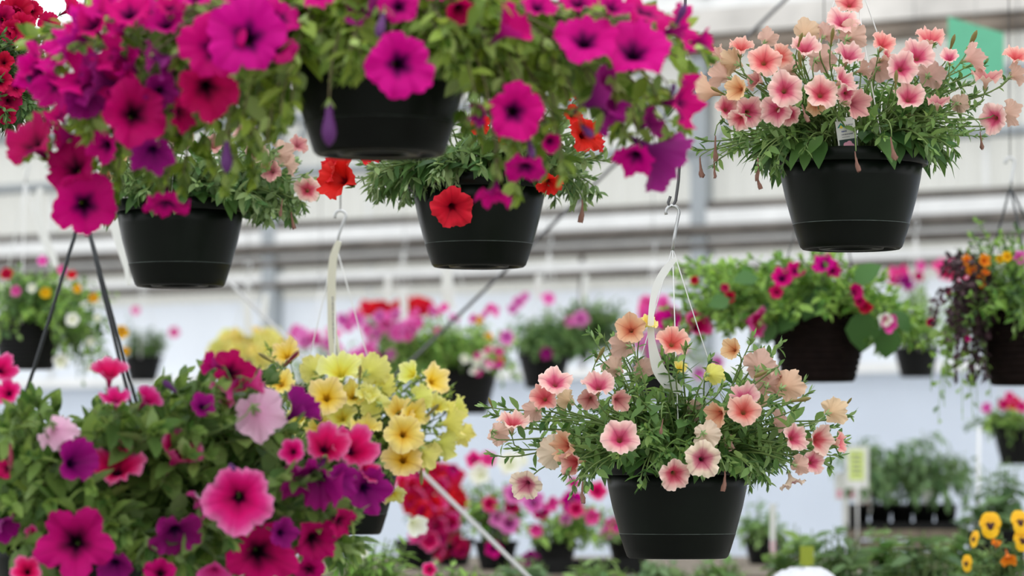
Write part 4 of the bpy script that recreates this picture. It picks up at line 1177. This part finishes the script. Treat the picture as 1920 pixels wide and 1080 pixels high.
ribbon('short white strip tag beside the post, next to the yellow basket tag', [(500, 550, 10), (496, 575, 13), (494, 600, 12)], 7.4)
ribbon('white strip tag splitting the scarlet flower band', [(757, 540, 14), (757, 575, 15), (756, 606, 16)], 8.3)
ribbon('faint white strip tag standing above the scarlet flower band', [(728, 520, 12), (726, 560, 14), (724, 598, 14)], 8.9)
ribbon('wide white strip tag under the red petunia pot', [(838, 500, 16), (838, 540, 20), (842, 580, 18)], 7.0)
ribbon('white strip tag hanging above the dark bushy far basket', [(1010, 515, 11), (1008, 540, 12), (1010, 560, 10)], 8.0)
ribbon('narrow white strip tag over the soft pink far basket', [(1098, 515, 10), (1096, 545, 12), (1094, 575, 10)], 8.4)

mb = MB()
yb = at(1270, 866, 6.64).y
def at_y(px, py, y):
    d = at(px, py, 1.0) - CAM
    return CAM + d * (y / d.y)
pts = [at_y(1291, -350, yb), at_y(1285, 0, yb), at_y(1280, 150, yb), at_y(1277, 260, yb), at_y(1272, 340, yb), at_y(1267, 376, yb), at_y(1262, 386, yb), at_y(1255, 387, yb), at_y(1253, 380, yb), at_y(1257, 368, yb)]
mb.tube(pts, .0030, 8)
tag(mb.build('hanger_rod', M['darkwire']), 'long dark wire rod with a hooked end carrying the sharp salmon basket', 'wire hook')

# plant tag in the salmon pot
ce = at(1588, 256, 6.62 - .125)
ang = math.radians(8)
r_ = RT * math.cos(ang) + UP * math.sin(ang) * 1
r_ = (RT * math.cos(ang) - UP * math.sin(-ang)).normalized()
u_ = (UP * math.cos(ang) - RT * math.sin(ang)).normalized()
mb = MB()
panel(mb, ce, r_, u_, .037, .062, .0008)
panel(mb, ce, r_, u_, .031, .006, .0008, 0, 0, .033)
pt = tag(mb.build('plant_tag', M['tag'], smooth=False), 'white rectangular plant tag with a flower picture stuck in the salmon petunia pot', 'plant tag')
mb = MB(); panel(mb, ce, r_, u_, .033, .026, .0003, 0, .001, -.018, .0005)
q = mb.build('picture', M['tagdark'], smooth=False); q.parent = pt
mb = MB()
for k in range(5):
    a = k * 2 * PI / 5
    o = ce + r_ * (.001 + .0055 * math.cos(a)) + u_ * (-.019 + .0055 * math.sin(a)) + r_.cross(u_) * .0009
    b = len(mb.v)
    for j in range(10):
        mb.v.append(tuple(o + r_ * .0055 * math.cos(j * PI / 5) + u_ * .0055 * math.sin(j * PI / 5) + r_.cross(u_) * .0001 * k))
    mb.f.append(tuple(range(b, b + 10))); mb.m.append(0)
q = mb.build('pictured_flower', M['tagpink'], smooth=False); q.parent = pt
mb = MB()
n_ = r_.cross(u_)
def poly(mb, xy, l, mi=0):
    b = len(mb.v)
    for x, y in xy:
        mb.v.append(tuple(ce + r_ * x + u_ * y + n_ * l))
    mb.f.append(tuple(range(b, b + len(xy)))); mb.m.append(mi)
poly(mb, [(-.016, .018), (-.0085, .0275), (-.001, .018), (-.004, .018), (-.0085, .0235), (-.013, .018)], .0006, 0)
poly(mb, [(-.0125, .018), (-.0085, .023), (-.0045, .018), (-.0085, .016)], .0006, 1)
q = mb.build('printed_mark', [M['tagteal'], M['tagyellow']], smooth=False); q.parent = pt
mb = MB()
for x, y, w_, h_, mi in ((.008, .022, .012, .0022, 0), (.008, .0185, .010, .0018, 0), (-.003, .0105, .010, .0028, 1), (.000, .0045, .018, .0026, 0), (.011, .0045, .003, .0026, 0), (-.001, -.0005, .014, .0012, 0)):
    x0 = x - w_ / 2
    while x0 < x + w_ / 2:
        ww_ = U(.0009, .0019)
        panel(mb, ce, r_, u_, ww_, h_ * U(.7, 1), .0002, mi, x0, y, .0006)
        x0 += ww_ + .0008
q = mb.build('printed_text', [M['tagink'], M['blueink']], smooth=False); q.parent = pt

# mint green card high on a wire
Dm = 13.0
mb = MB()
cs_ = [at(1778, 150, Dm), at(1882, 142, Dm + .05), at(1882, 62, Dm + .05), at(1778, 31, Dm)]
nb = (cs_[1] - cs_[0]).cross(cs_[3] - cs_[0]).normalized() * .004
mb.v = [tuple(p) for p in cs_] + [tuple(p - nb) for p in cs_]
mb.f = [(0, 1, 2, 3), (7, 6, 5, 4), (0, 4, 5, 1), (1, 5, 6, 2), (2, 6, 7, 3), (3, 7, 4, 0)]
mb.m = [0] * 6
cd_ = tag(mb.build('hanging_card', M['card'], smooth=False), 'mint green card with a slanted top hanging above the salmon petunias', 'card')
mb = MB()
p_ = at(1830, 50, Dm + .02)
mb.tube([p_, V((p_.x, p_.y, PIPEZ))], .0015, 6)
q = mb.build('hanging_wire', M['wire']); q.parent = cd_

# ================================================================== benches and what stands on them
def bench(label, x0, x1, y0, y1, z):
    t = thing('bench', label, 'bench', ((x0 + x1) / 2, (y0 + y1) / 2, 0))
    mb = MB()
    n = int((y1 - y0) / .12)
    for i in range(n):
        ya = y0 + (y1 - y0) * i / n
        mb.box((x0, ya, z - .025), (x1, ya + (y1 - y0) / n - .008, z))
    mb.build('bench_top', M['bench'], t, False)
    mb = MB()
    for y in (y0 + .03, y1 - .07):
        mb.box((x0, y, z - .10), (x1, y + .04, z - .025))
    mb.build('apron', M['bench'], t, False)
    for x in (x0 + .05, (x0 + x1) / 2, x1 - .12):
        for y in (y0 + .04, y1 - .10):
            mb = MB(); mb.box((x, y, 0), (x + .07, y + .06, z - .10)); mb.build('leg', M['metal'], t, False)
    return t


LOWZ, BACKZ = .89, 1.075
bench('low slatted bench in front, carrying the broad leaved pots and pansies', -1.6, 1.9, 8.5, 10.9, LOWZ)
bench('high slatted bench behind, carrying petunia pots and the seedling tray', -1.8, 2.6, 11.7, 14.6, BACKZ)


def py_for(z, D):
    return 540 - FPX * ((z - CAMZ) / D - math.sin(PITCH)) / math.cos(PITCH)


def potted(label, px, D, bz, k, flowers, fill, leafm, spread, **kw):
    py = py_for(bz + .187 * k + .001, 2 * D)
    kw.setdefault('name', 'potted_petunia'); kw.setdefault('cat', 'potted plant'); kw.setdefault('group', 'potted plants on the benches')
    kw.setdefault('detail', False); kw.setdefault('style', 'black'); kw.setdefault('lift', .03)
    return basket(label, px, py, D, flowers, fill, leafm, spread, k=k, stemleaf=False, **kw)


random.seed(80)
CR = ('crimson', 'hot_pink', 'crimson_magenta')
potted('potted crimson petunias on the high bench, just behind the yellow petunia pot', 780, 6.3, BACKZ, .55, many(795, 915, 45, 45, 26, 40, ('scarlet', 'crimson', 'hot_pink')) + many(810, 985, 40, 30, 12, 38, CR), [(800, 940, 50, 60, 36)], 'leaf_dark', (.19, .26), depthA=.16, seed=81, leafL=.05, leafW=.03, spacing=.024)
potted('potted crimson petunias on the high bench, under the pale slanting cable', 850, 6.5, BACKZ, .55, many(838, 930, 32, 50, 22, 36, ('scarlet', 'crimson')) + many(845, 1020, 30, 25, 8, 34, CR), [(850, 960, 40, 60, 36)], 'leaf_dark', (.17, .26), depthA=.16, seed=82, leafL=.05, leafW=.03, spacing=.024)
potted('potted petunias of mixed magenta and lilac on the high bench with white blooms above', 930, 6.2, BACKZ, .55, [(955, 983, 42, 0, 5, 'lilac', 0), (933, 972, 34, -10, 10, 'lilac', 1), (965, 925, 50, 0, 30, 'lilac', 1), (918, 945, 34, 20, 10, 'hot_pink', 1), (888, 862, 34, 0, 10, 'hot_pink', 1), (915, 862, 32, 0, 20, 'pale_pink', 1), (955, 870, 50, 0, 30, 'white', 1), (975, 862, 36, 10, 30, 'white', 1), (900, 890, 44, -20, 20, 'white', 1), (925, 1030, 34, 0, 0, 'magenta', 1), (960, 950, 30, 0, 0, 'crimson_magenta', 1), (850, 880, 24, 0, 0, 'crimson_magenta', 1)],
       [(930, 960, 60, 70, 46), (900, 910, 40, 40, 12)], 'leaf_bright', (.20, .32), depthA=.16, seed=83, leafL=.05, leafW=.03, spacing=.022)
potted('potted petunias of magenta and lilac on the high bench beside the lowest salmon pot', 1040, 6.1, BACKZ, .55, [(1000, 942, 46, 0, 10, 'lilac', 1), (1015, 960, 34, 10, 0, 'magenta', 1), (1035, 945, 30, 30, 0, 'pale_pink', 1), (1072, 940, 48, 0, -10, 'magenta', 1), (1080, 955, 34, 0, 10, 'hot_pink', 1), (1005, 995, 28, 20, 0, 'pale_pink', 1), (1110, 970, 32, 0, 10, 'pale_pink', 1), (995, 1050, 38, 10, 0, 'violet', 1), (1120, 920, 40, 10, 20, 'hot_pink', 1), (1060, 975, 24, 0, 0, 'lilac', 1), (1075, 905, 24, 0, 0, 'magenta', 1), (1000, 905, 24, 0, 0, 'crimson_magenta', 1)],
       [(1050, 990, 70, 50, 60), (1110, 980, 50, 50, 20)], 'leaf_bright', (.22, .24), depthA=.16, seed=84, leafL=.05, leafW=.026, spacing=.02)
potted('leafy green pot on the high bench hidden mostly behind the lowest salmon pot', 1180, 6.3, BACKZ, .55, [(1150, 985, 34, 0, 0, 'pale_pink', 1), (1135, 1000, 26, 0, 0, 'lilac', 1)], [(1170, 1000, 70, 50, 44)], 'leaf_far', (.2, .2), depthA=.16, seed=85, leafL=.05, leafW=.026, spacing=.022, name='potted_plant')
potted('pale leafy pot on the high bench between the lowest salmon pot and the white bag', 1432, 6.6, BACKZ, .55, [], [(1425, 985, 50, 55, 60)], 'leaf_far', (.2, .24), depthA=.16, seed=86, leafL=.055, leafW=.026, spacing=.022, name='potted_plant')
potted('tall green pot with one white bloom on the low bench under the yellow petunias', 690, 4.6, LOWZ, .55, [(778, 982, 46, 30, -20, 'white', 2), (680, 1035, 24, 0, 0, 'white', 1)], [(690, 1040, 70, 50, 40), (740, 1020, 40, 40, 8), (640, 1060, 40, 30, 12)], 'leaf_bright', (.16, .26), depthA=.14, seed=87, leafL=.075, leafW=.018, spacing=.022, name='potted_tobacco_flower')
potted('grassy green pot on the low bench beside the tall white flowered pot', 850, 4.7, LOWZ, .5, [(805, 1068, 30, 0, 0, 'hot_pink', 1)], [(830, 1070, 50, 26, 26), (900, 1080, 50, 24, 14)], 'leaf_bright', (.16, .2), depthA=.14, seed=88, leafL=.07, leafW=.018, spacing=.022, name='potted_plant')
names = ('below the potted tomato seedlings, nearest the white bag', 'second in the row from the white bag', 'in the middle of the row under the seedling tray', 'under the far end of the seedling tray', 'behind the yellow pansies')
for i, (px, D) in enumerate(((1500, 5.2), (1575, 5.0), (1650, 5.15), (1725, 5.0), (1800, 5.2))):
    potted('broad leaved green pot ' + names[i], px, D, LOWZ, .6, [], [(px, 1030, 60, 38, 30), (px, 1000, 40, 24, 8)], ('leaf_far', 'leaf_tomato')[i % 2], (.17, .22), depthA=.15, seed=90 + i, leafL=.095, leafW=.055, spacing=.05, name='potted_plant', jit=.6)
for i, (px, D, w_) in enumerate(((1480, 5.45, 'above the white bag'), (1560, 5.5, 'in front of the lime and white sign'), (1640, 5.5, 'in front of the dark seedling pots'))):
    pass

for i, (px, l) in enumerate(((1120, 'just under the edge of the lowest salmon pot'), (1230, 'directly below the lowest salmon pot'), (1345, 'below the lowest salmon pot, toward the white bag'), (985, 'beside the end of the pale slanting cable'))):
    potted('leafy green pot on the low bench ' + l, px, 5.15, LOWZ, .6, [], [(px, 1068, 60, 22, 30), (px, 1050, 40, 14, 10)], ('leaf_far', 'leaf_tomato')[i % 2], (.17, .2), depthA=.15, seed=110 + i, leafL=.07, leafW=.035, spacing=.035, name='potted_plant')

# pansies
pz = potted('black pot of yellow pansies standing at the end of the low bench', 1895, 4.5, LOWZ, 1.05, [], [(1880, 1045, 60, 30, 34), (1850, 1060, 40, 20, 10), (1890, 1010, 40, 30, 10)], 'leaf_dark', (.17, .2), depthA=.15, seed=97, leafL=.04, leafW=.024, spacing=.02, name='potted_pansy', style='brown')
def pansy(x, y, s_, az, el, col='golden'):
    ce = at(x, y, 8.86)
    d = facing(az, el)
    r = d.cross(V((0, 0, 1))).normalized() * -1
    u = r.cross(d).normalized() * -1
    if u.z < 0: u = -u
    R_ = s_ * .5 * 8.86 / FPX
    mb = MB()
    for k, (a, rr, off, lz) in enumerate(((70, .62, .45, -.08), (110, .62, .45, -.06), (160, .5, .42, .0), (20, .5, .42, .02), (-90, .72, .42, .06))):
        a = math.radians(a)
        c0 = ce + r * off * R_ * math.cos(a) + u * off * R_ * math.sin(a) + d * lz * R_
        ring = []
        for ring_i, f_ in enumerate((.02, .35, .7, 1.0)):
            ring.append([c0 + (r * math.cos(j * PI / 8) + u * math.sin(j * PI / 8)) * rr * R_ * f_ + d * R_ * (-.12 * f_ * f_ + .05 * f_ * math.sin(j * 1.3 + k)) for j in range(16)])
        mb.quadgrid(ring, 0, True)
    fl = mb.build('flower', P_pansy, pz)
    mb = MB()
    for a, l in ((-90, .55), (-60, .42), (-120, .42), (165, .38), (15, .38)):
        a = math.radians(a)
        dd = r * math.cos(a) + u * math.sin(a)
        mb.leaf(ce + d * R_ * .13, dd, d, R_ * l, R_ * .36, .2, 0)
    q = mb.build('blotch', M['blotch'], pz); 
    q.parent = fl
    q.location = (0, 0, 0)
    mb = MB()
    mb.tube(bez(at(1890, 1080, 9.0), at(1890, 1040, 8.95), ce - d * .03 - V((0, 0, .03)), ce - d * .004, 8), .0018, 5)
    mb.build('flower_stem', M['stem'], pz)
P_pansy = plain('pansy yellow', c(250, 196, 20), .6, transl=.3, noise=.06, scale=60)
M['blotch'] = plain('pansy dark blotch', c(60, 22, 24), .7)
for a in ((1857, 984, 46, -6, 5), (1913, 978, 42, 20, 10), (1826, 1010, 30, -60, 10), (1812, 1056, 30, -50, 0), (1918, 1012, 40, 10, 0)):
    pansy(*a)
for a in ((1890, 1046, 34, 10, -50), (1868, 1020, 20, 0, 60)):
    o = link('flower_bud', bud_mesh('orangebud') if False else flower_mesh('orange', 2), pz)
    p = at(a[0], a[1], 8.86)
    o.location = p - pz.location
    s_ = a[2] * .5 * 8.86 / FPX
    o.scale = (s_, s_, s_)
    orient(o, facing(a[3], a[4]))
    mb = MB(); mb.tube(bez(at(1890, 1080, 9.0), at(1890, 1050, 8.9), p + V((0, 0, .02)), p, 7), .0016, 5); mb.build('flower_stem', M['stem'], pz)

# tomato seedlings in a tray on a crate
Dt = 13.9
zt = (at(1680, 992, Dt)).z
xl, xr = at(1590, 990, Dt).x, at(1792, 990, Dt).x
yt = at(1680, 990, Dt).y
cr = thing('crate', 'wooden crate under the black seedling tray', 'crate', ((xl + xr) / 2, yt, BACKZ))
mb = MB()
for i in range(3):
    z0 = BACKZ + .004 + i * (zt - BACKZ) / 3
    mb.box((xl, yt - .13, z0), (xr, yt - .115, z0 + (zt - BACKZ) / 3 - .012))
    mb.box((xl, yt + .115, z0), (xr, yt + .13, z0 + (zt - BACKZ) / 3 - .012))
    mb.box((xl, yt - .115, z0), (xl + .015, yt + .115, z0 + (zt - BACKZ) / 3 - .012))
    mb.box((xr - .015, yt - .115, z0), (xr, yt + .115, z0 + (zt - BACKZ) / 3 - .012))
mb.build('side_slats', M['bench'], cr, False)
mb = MB()
for x in (xl + .015, xr - .04):
    for y in (yt - .115, yt + .09):
        mb.box((x, y, BACKZ), (x + .025, y + .025, zt - .008))
mb.build('corner_post', M['bench'], cr, False)
mb = MB(); mb.box((xl, yt - .13, zt - .008), (xr, yt + .13, zt)); mb.build('top_board', M['bench'], cr, False)
mb = MB()
t0, t1 = (xl - .005, yt - .125, zt), (xr + .005, yt + .125, zt + .028)
mb.box(t0, (t1[0], t1[1], zt + .004))
mb.box(t0, (t0[0] + .006, t1[1], t1[2])); mb.box((t1[0] - .006, t0[1], zt), t1)
mb.box(t0, (t1[0], t0[1] + .006, t1[2])); mb.box((t0[0], t1[1] - .006, zt), t1)
tag(mb.build('seedling_tray', M['blackpot'], smooth=False), 'shallow black tray on the crate holding the tomato seedlings', 'tray')
wh = ('at the end nearest the lime sign', 'second from the lime sign', 'in the middle', 'second from the far end', 'at the far end')
for r2 in range(2):
    for i in range(5):
        x = xl + .042 + (xr - xl - .084) * i / 4
        y = yt - .062 + r2 * .122
        t = thing('tomato_seedling', 'tomato seedling, ' + ('front' if r2 == 0 else 'rear') + ' row of the black tray, ' + wh[i], 'seedling', (x, y, zt + .0045), 'tomato seedlings in the tray')
        mb = MB()
        b0 = V((x, y, zt + .0045))
        mb.lathe([(0, 0), (.030, 0), (.040, .085), (.042, .085), (.042, .098), (.038, .098), (.036, .08), (0, .08)], 20, 0, b0)
        mb.build('pot', M['blackpot'], t)
        h = U(.28, .42)
        top_ = b0 + V((U(-.05, .05), U(-.04, .04), h))
        mb = MB()
        pts = bez(b0 + V((0, 0, .08)), b0 + V((0, 0, .2)), top_ - V((0, 0, .1)), top_, 8)
        mb.tube(pts, .003, 6, 0, .0015); mb.build('stem', M['stem'], t)
        mb = MB()
        for k in range(26):
            tt = U(.3, 1)
            p = pts[min(7, int(tt * 7))]
            a = U(0, 6.28)
            ln = U(.05, .10)
            e = p + V((math.cos(a) * ln, math.sin(a) * ln, U(-.05, .04)))
            pp = bez(p, p + (e - p) * .4 + V((0, 0, .03)), e, e - V((0, 0, .015)), 7)
            mb.tube(pp, .0012, 4, 1, .0008, False)
            leafy(mb, pp, .022, .055, .026, .3, False, 0, .5, .3)
            mb.leaf(pp[-1], (pp[-1] - pp[-3]).normalized(), V((0, 0, 1)), .055, .03, .4)
        mb.build('foliage', [M['leaf_tomato'], M['stem']], t)

# lime sign on a stake
Ds = 13.5
ce = at(1607, 876, Ds)
sg = thing('price_sign', 'white card sign with a lime panel on a stake before the tomato seedlings', 'sign', (ce.x, ce.y, BACKZ))
mb = MB(); panel(mb, ce, RT, UP, .092, .165, .004); mb.build('card', M['tag'], sg, False)
mb = MB(); panel(mb, ce, RT, UP, .060, .118, .001, 0, -.002, .008, .0015); mb.build('lime_panel', M['limeposter'], sg, False)
mb = MB()
for k, w_ in enumerate((.034, .04, .026, .038, .03)):
    panel(mb, ce, RT, UP, w_, .006, .0005, 0, -.002, .048 - k * .018, .0022)
mb.build('printed_text', M['tagink'], sg, False)
mb = MB(); mb.tube([V((ce.x, ce.y + .004, BACKZ)), V((ce.x, ce.y + .006, ce.z))], .004, 8); mb.build('stake', M['whitewire'], sg)
# plant labels in the seedling pots and low pots
for i, (px, py, D, w_, h_, l, pic) in enumerate(((1585, 912, 13.83, 40, 50, 'white picture label at the sign end of the seedling tray', 'tagpink'), (1618, 935, 13.83, 30, 54, 'white picture label in front of the dark seedling pots', 'terracotta'), (1740, 938, 13.83, 18, 50, 'slim white picture label at the far end of the seedling tray', 'terracotta'), (1449, 1000, 10.7, 12, 110, 'tall white plant label beside the white bag', 'tagpink'), (1513, 1042, 9.9, 26, 36, 'lime green plant label above the white bag', None))):
    ce = at(px, py, D)
    mb = MB()
    wm, hm = w_ * D / FPX, h_ * D / FPX
    panel(mb, ce, RT, UP, wm, hm, .001)
    zb_ = zt + .0045 if D > 11.5 else LOWZ
    mb.box((ce.x - wm * .15, ce.y, zb_), (ce.x + wm * .15, ce.y + .001, ce.z))
    o = tag(mb.build('plant_label', M['olivelabel' if pic is None else 'tag'], smooth=False), l, 'plant label', 'plant labels on the benches')
    if pic:
        mb = MB(); panel(mb, ce, RT, UP, wm * .8, hm * .3, .0004, 0, 0, -hm * .28, .0008)
        q = mb.build('picture', M[pic], smooth=False); q.parent = o
# tall tomato plant by the pansies
potted('tall tomato plant in a pot on the high bench behind the yellow pansies', 1870, 6.0, BACKZ, .8, [], [(1860, 920, 60, 60, 30), (1830, 990, 40, 50, 14), (1900, 980, 40, 60, 18), (1880, 870, 40, 20, 6)], 'leaf_tomato', (.2, .38), depthA=.18, seed=99, leafL=.075, leafW=.04, spacing=.035, name='potted_tomato', nhang=.4)
mb = MB()
pp = [at(1832, 985, 12.6), at(1834, 800, 12.6)]
p0 = V((pp[0].x, pp[0].y, BACKZ))
mb.tube([p0, V((p0.x + .01, p0.y, pp[1].z))], .006, 8)
tag(mb.build('plant_stake', M['whitewire']), 'thin pale stake standing behind the tall tomato plant', 'stake')
# white bag
ce = at(1510, 1066, 9.3)
mb = MB()
rows = []
hb = ce.z - LOWZ
for i in range(12):
    t = i / 11
    rr = .125 * (1 - .15 * t) * math.cos(t * PI / 2) ** .55 if i < 11 else .002
    rows.append([V((ce.x + rr * 1.15 * math.cos(j * 2 * PI / 28) * (1 + .05 * math.sin(j * 1.9 + i)), ce.y + rr * .8 * math.sin(j * 2 * PI / 28) * (1 + .05 * math.sin(j * 2.3)), LOWZ + hb * math.sin(t * PI / 2) ** .8 + .006 * math.sin(j * 2.1 + i * 1.4) * (t > 0))) for j in range(28)])
mb.quadgrid(rows, 0, True)
tag(mb.build('plastic_bag', M['white_sheet']), 'rumpled white plastic bag standing on the low bench', 'bag')
# black tray
x0, x1 = at(1000, 1050, 11.9).x, at(1205, 1050, 11.9).x
y0 = at(1000, 1050, 11.9).y - .12
mb = MB()
mb.box((x0, y0, BACKZ), (x1, y0 + .1, BACKZ + .004)); mb.box((x0, y0, BACKZ), (x1, y0 + .005, BACKZ + .05)); mb.box((x0, y0 + .095, BACKZ), (x1, y0 + .1, BACKZ + .05))
mb.box((x0, y0, BACKZ), (x0 + .005, y0 + .1, BACKZ + .05)); mb.box((x1 - .005, y0, BACKZ), (x1, y0 + .1, BACKZ + .05))
tag(mb.build('plant_tray', M['blackpot'], smooth=False), 'empty black plant tray at the front of the high bench', 'tray')
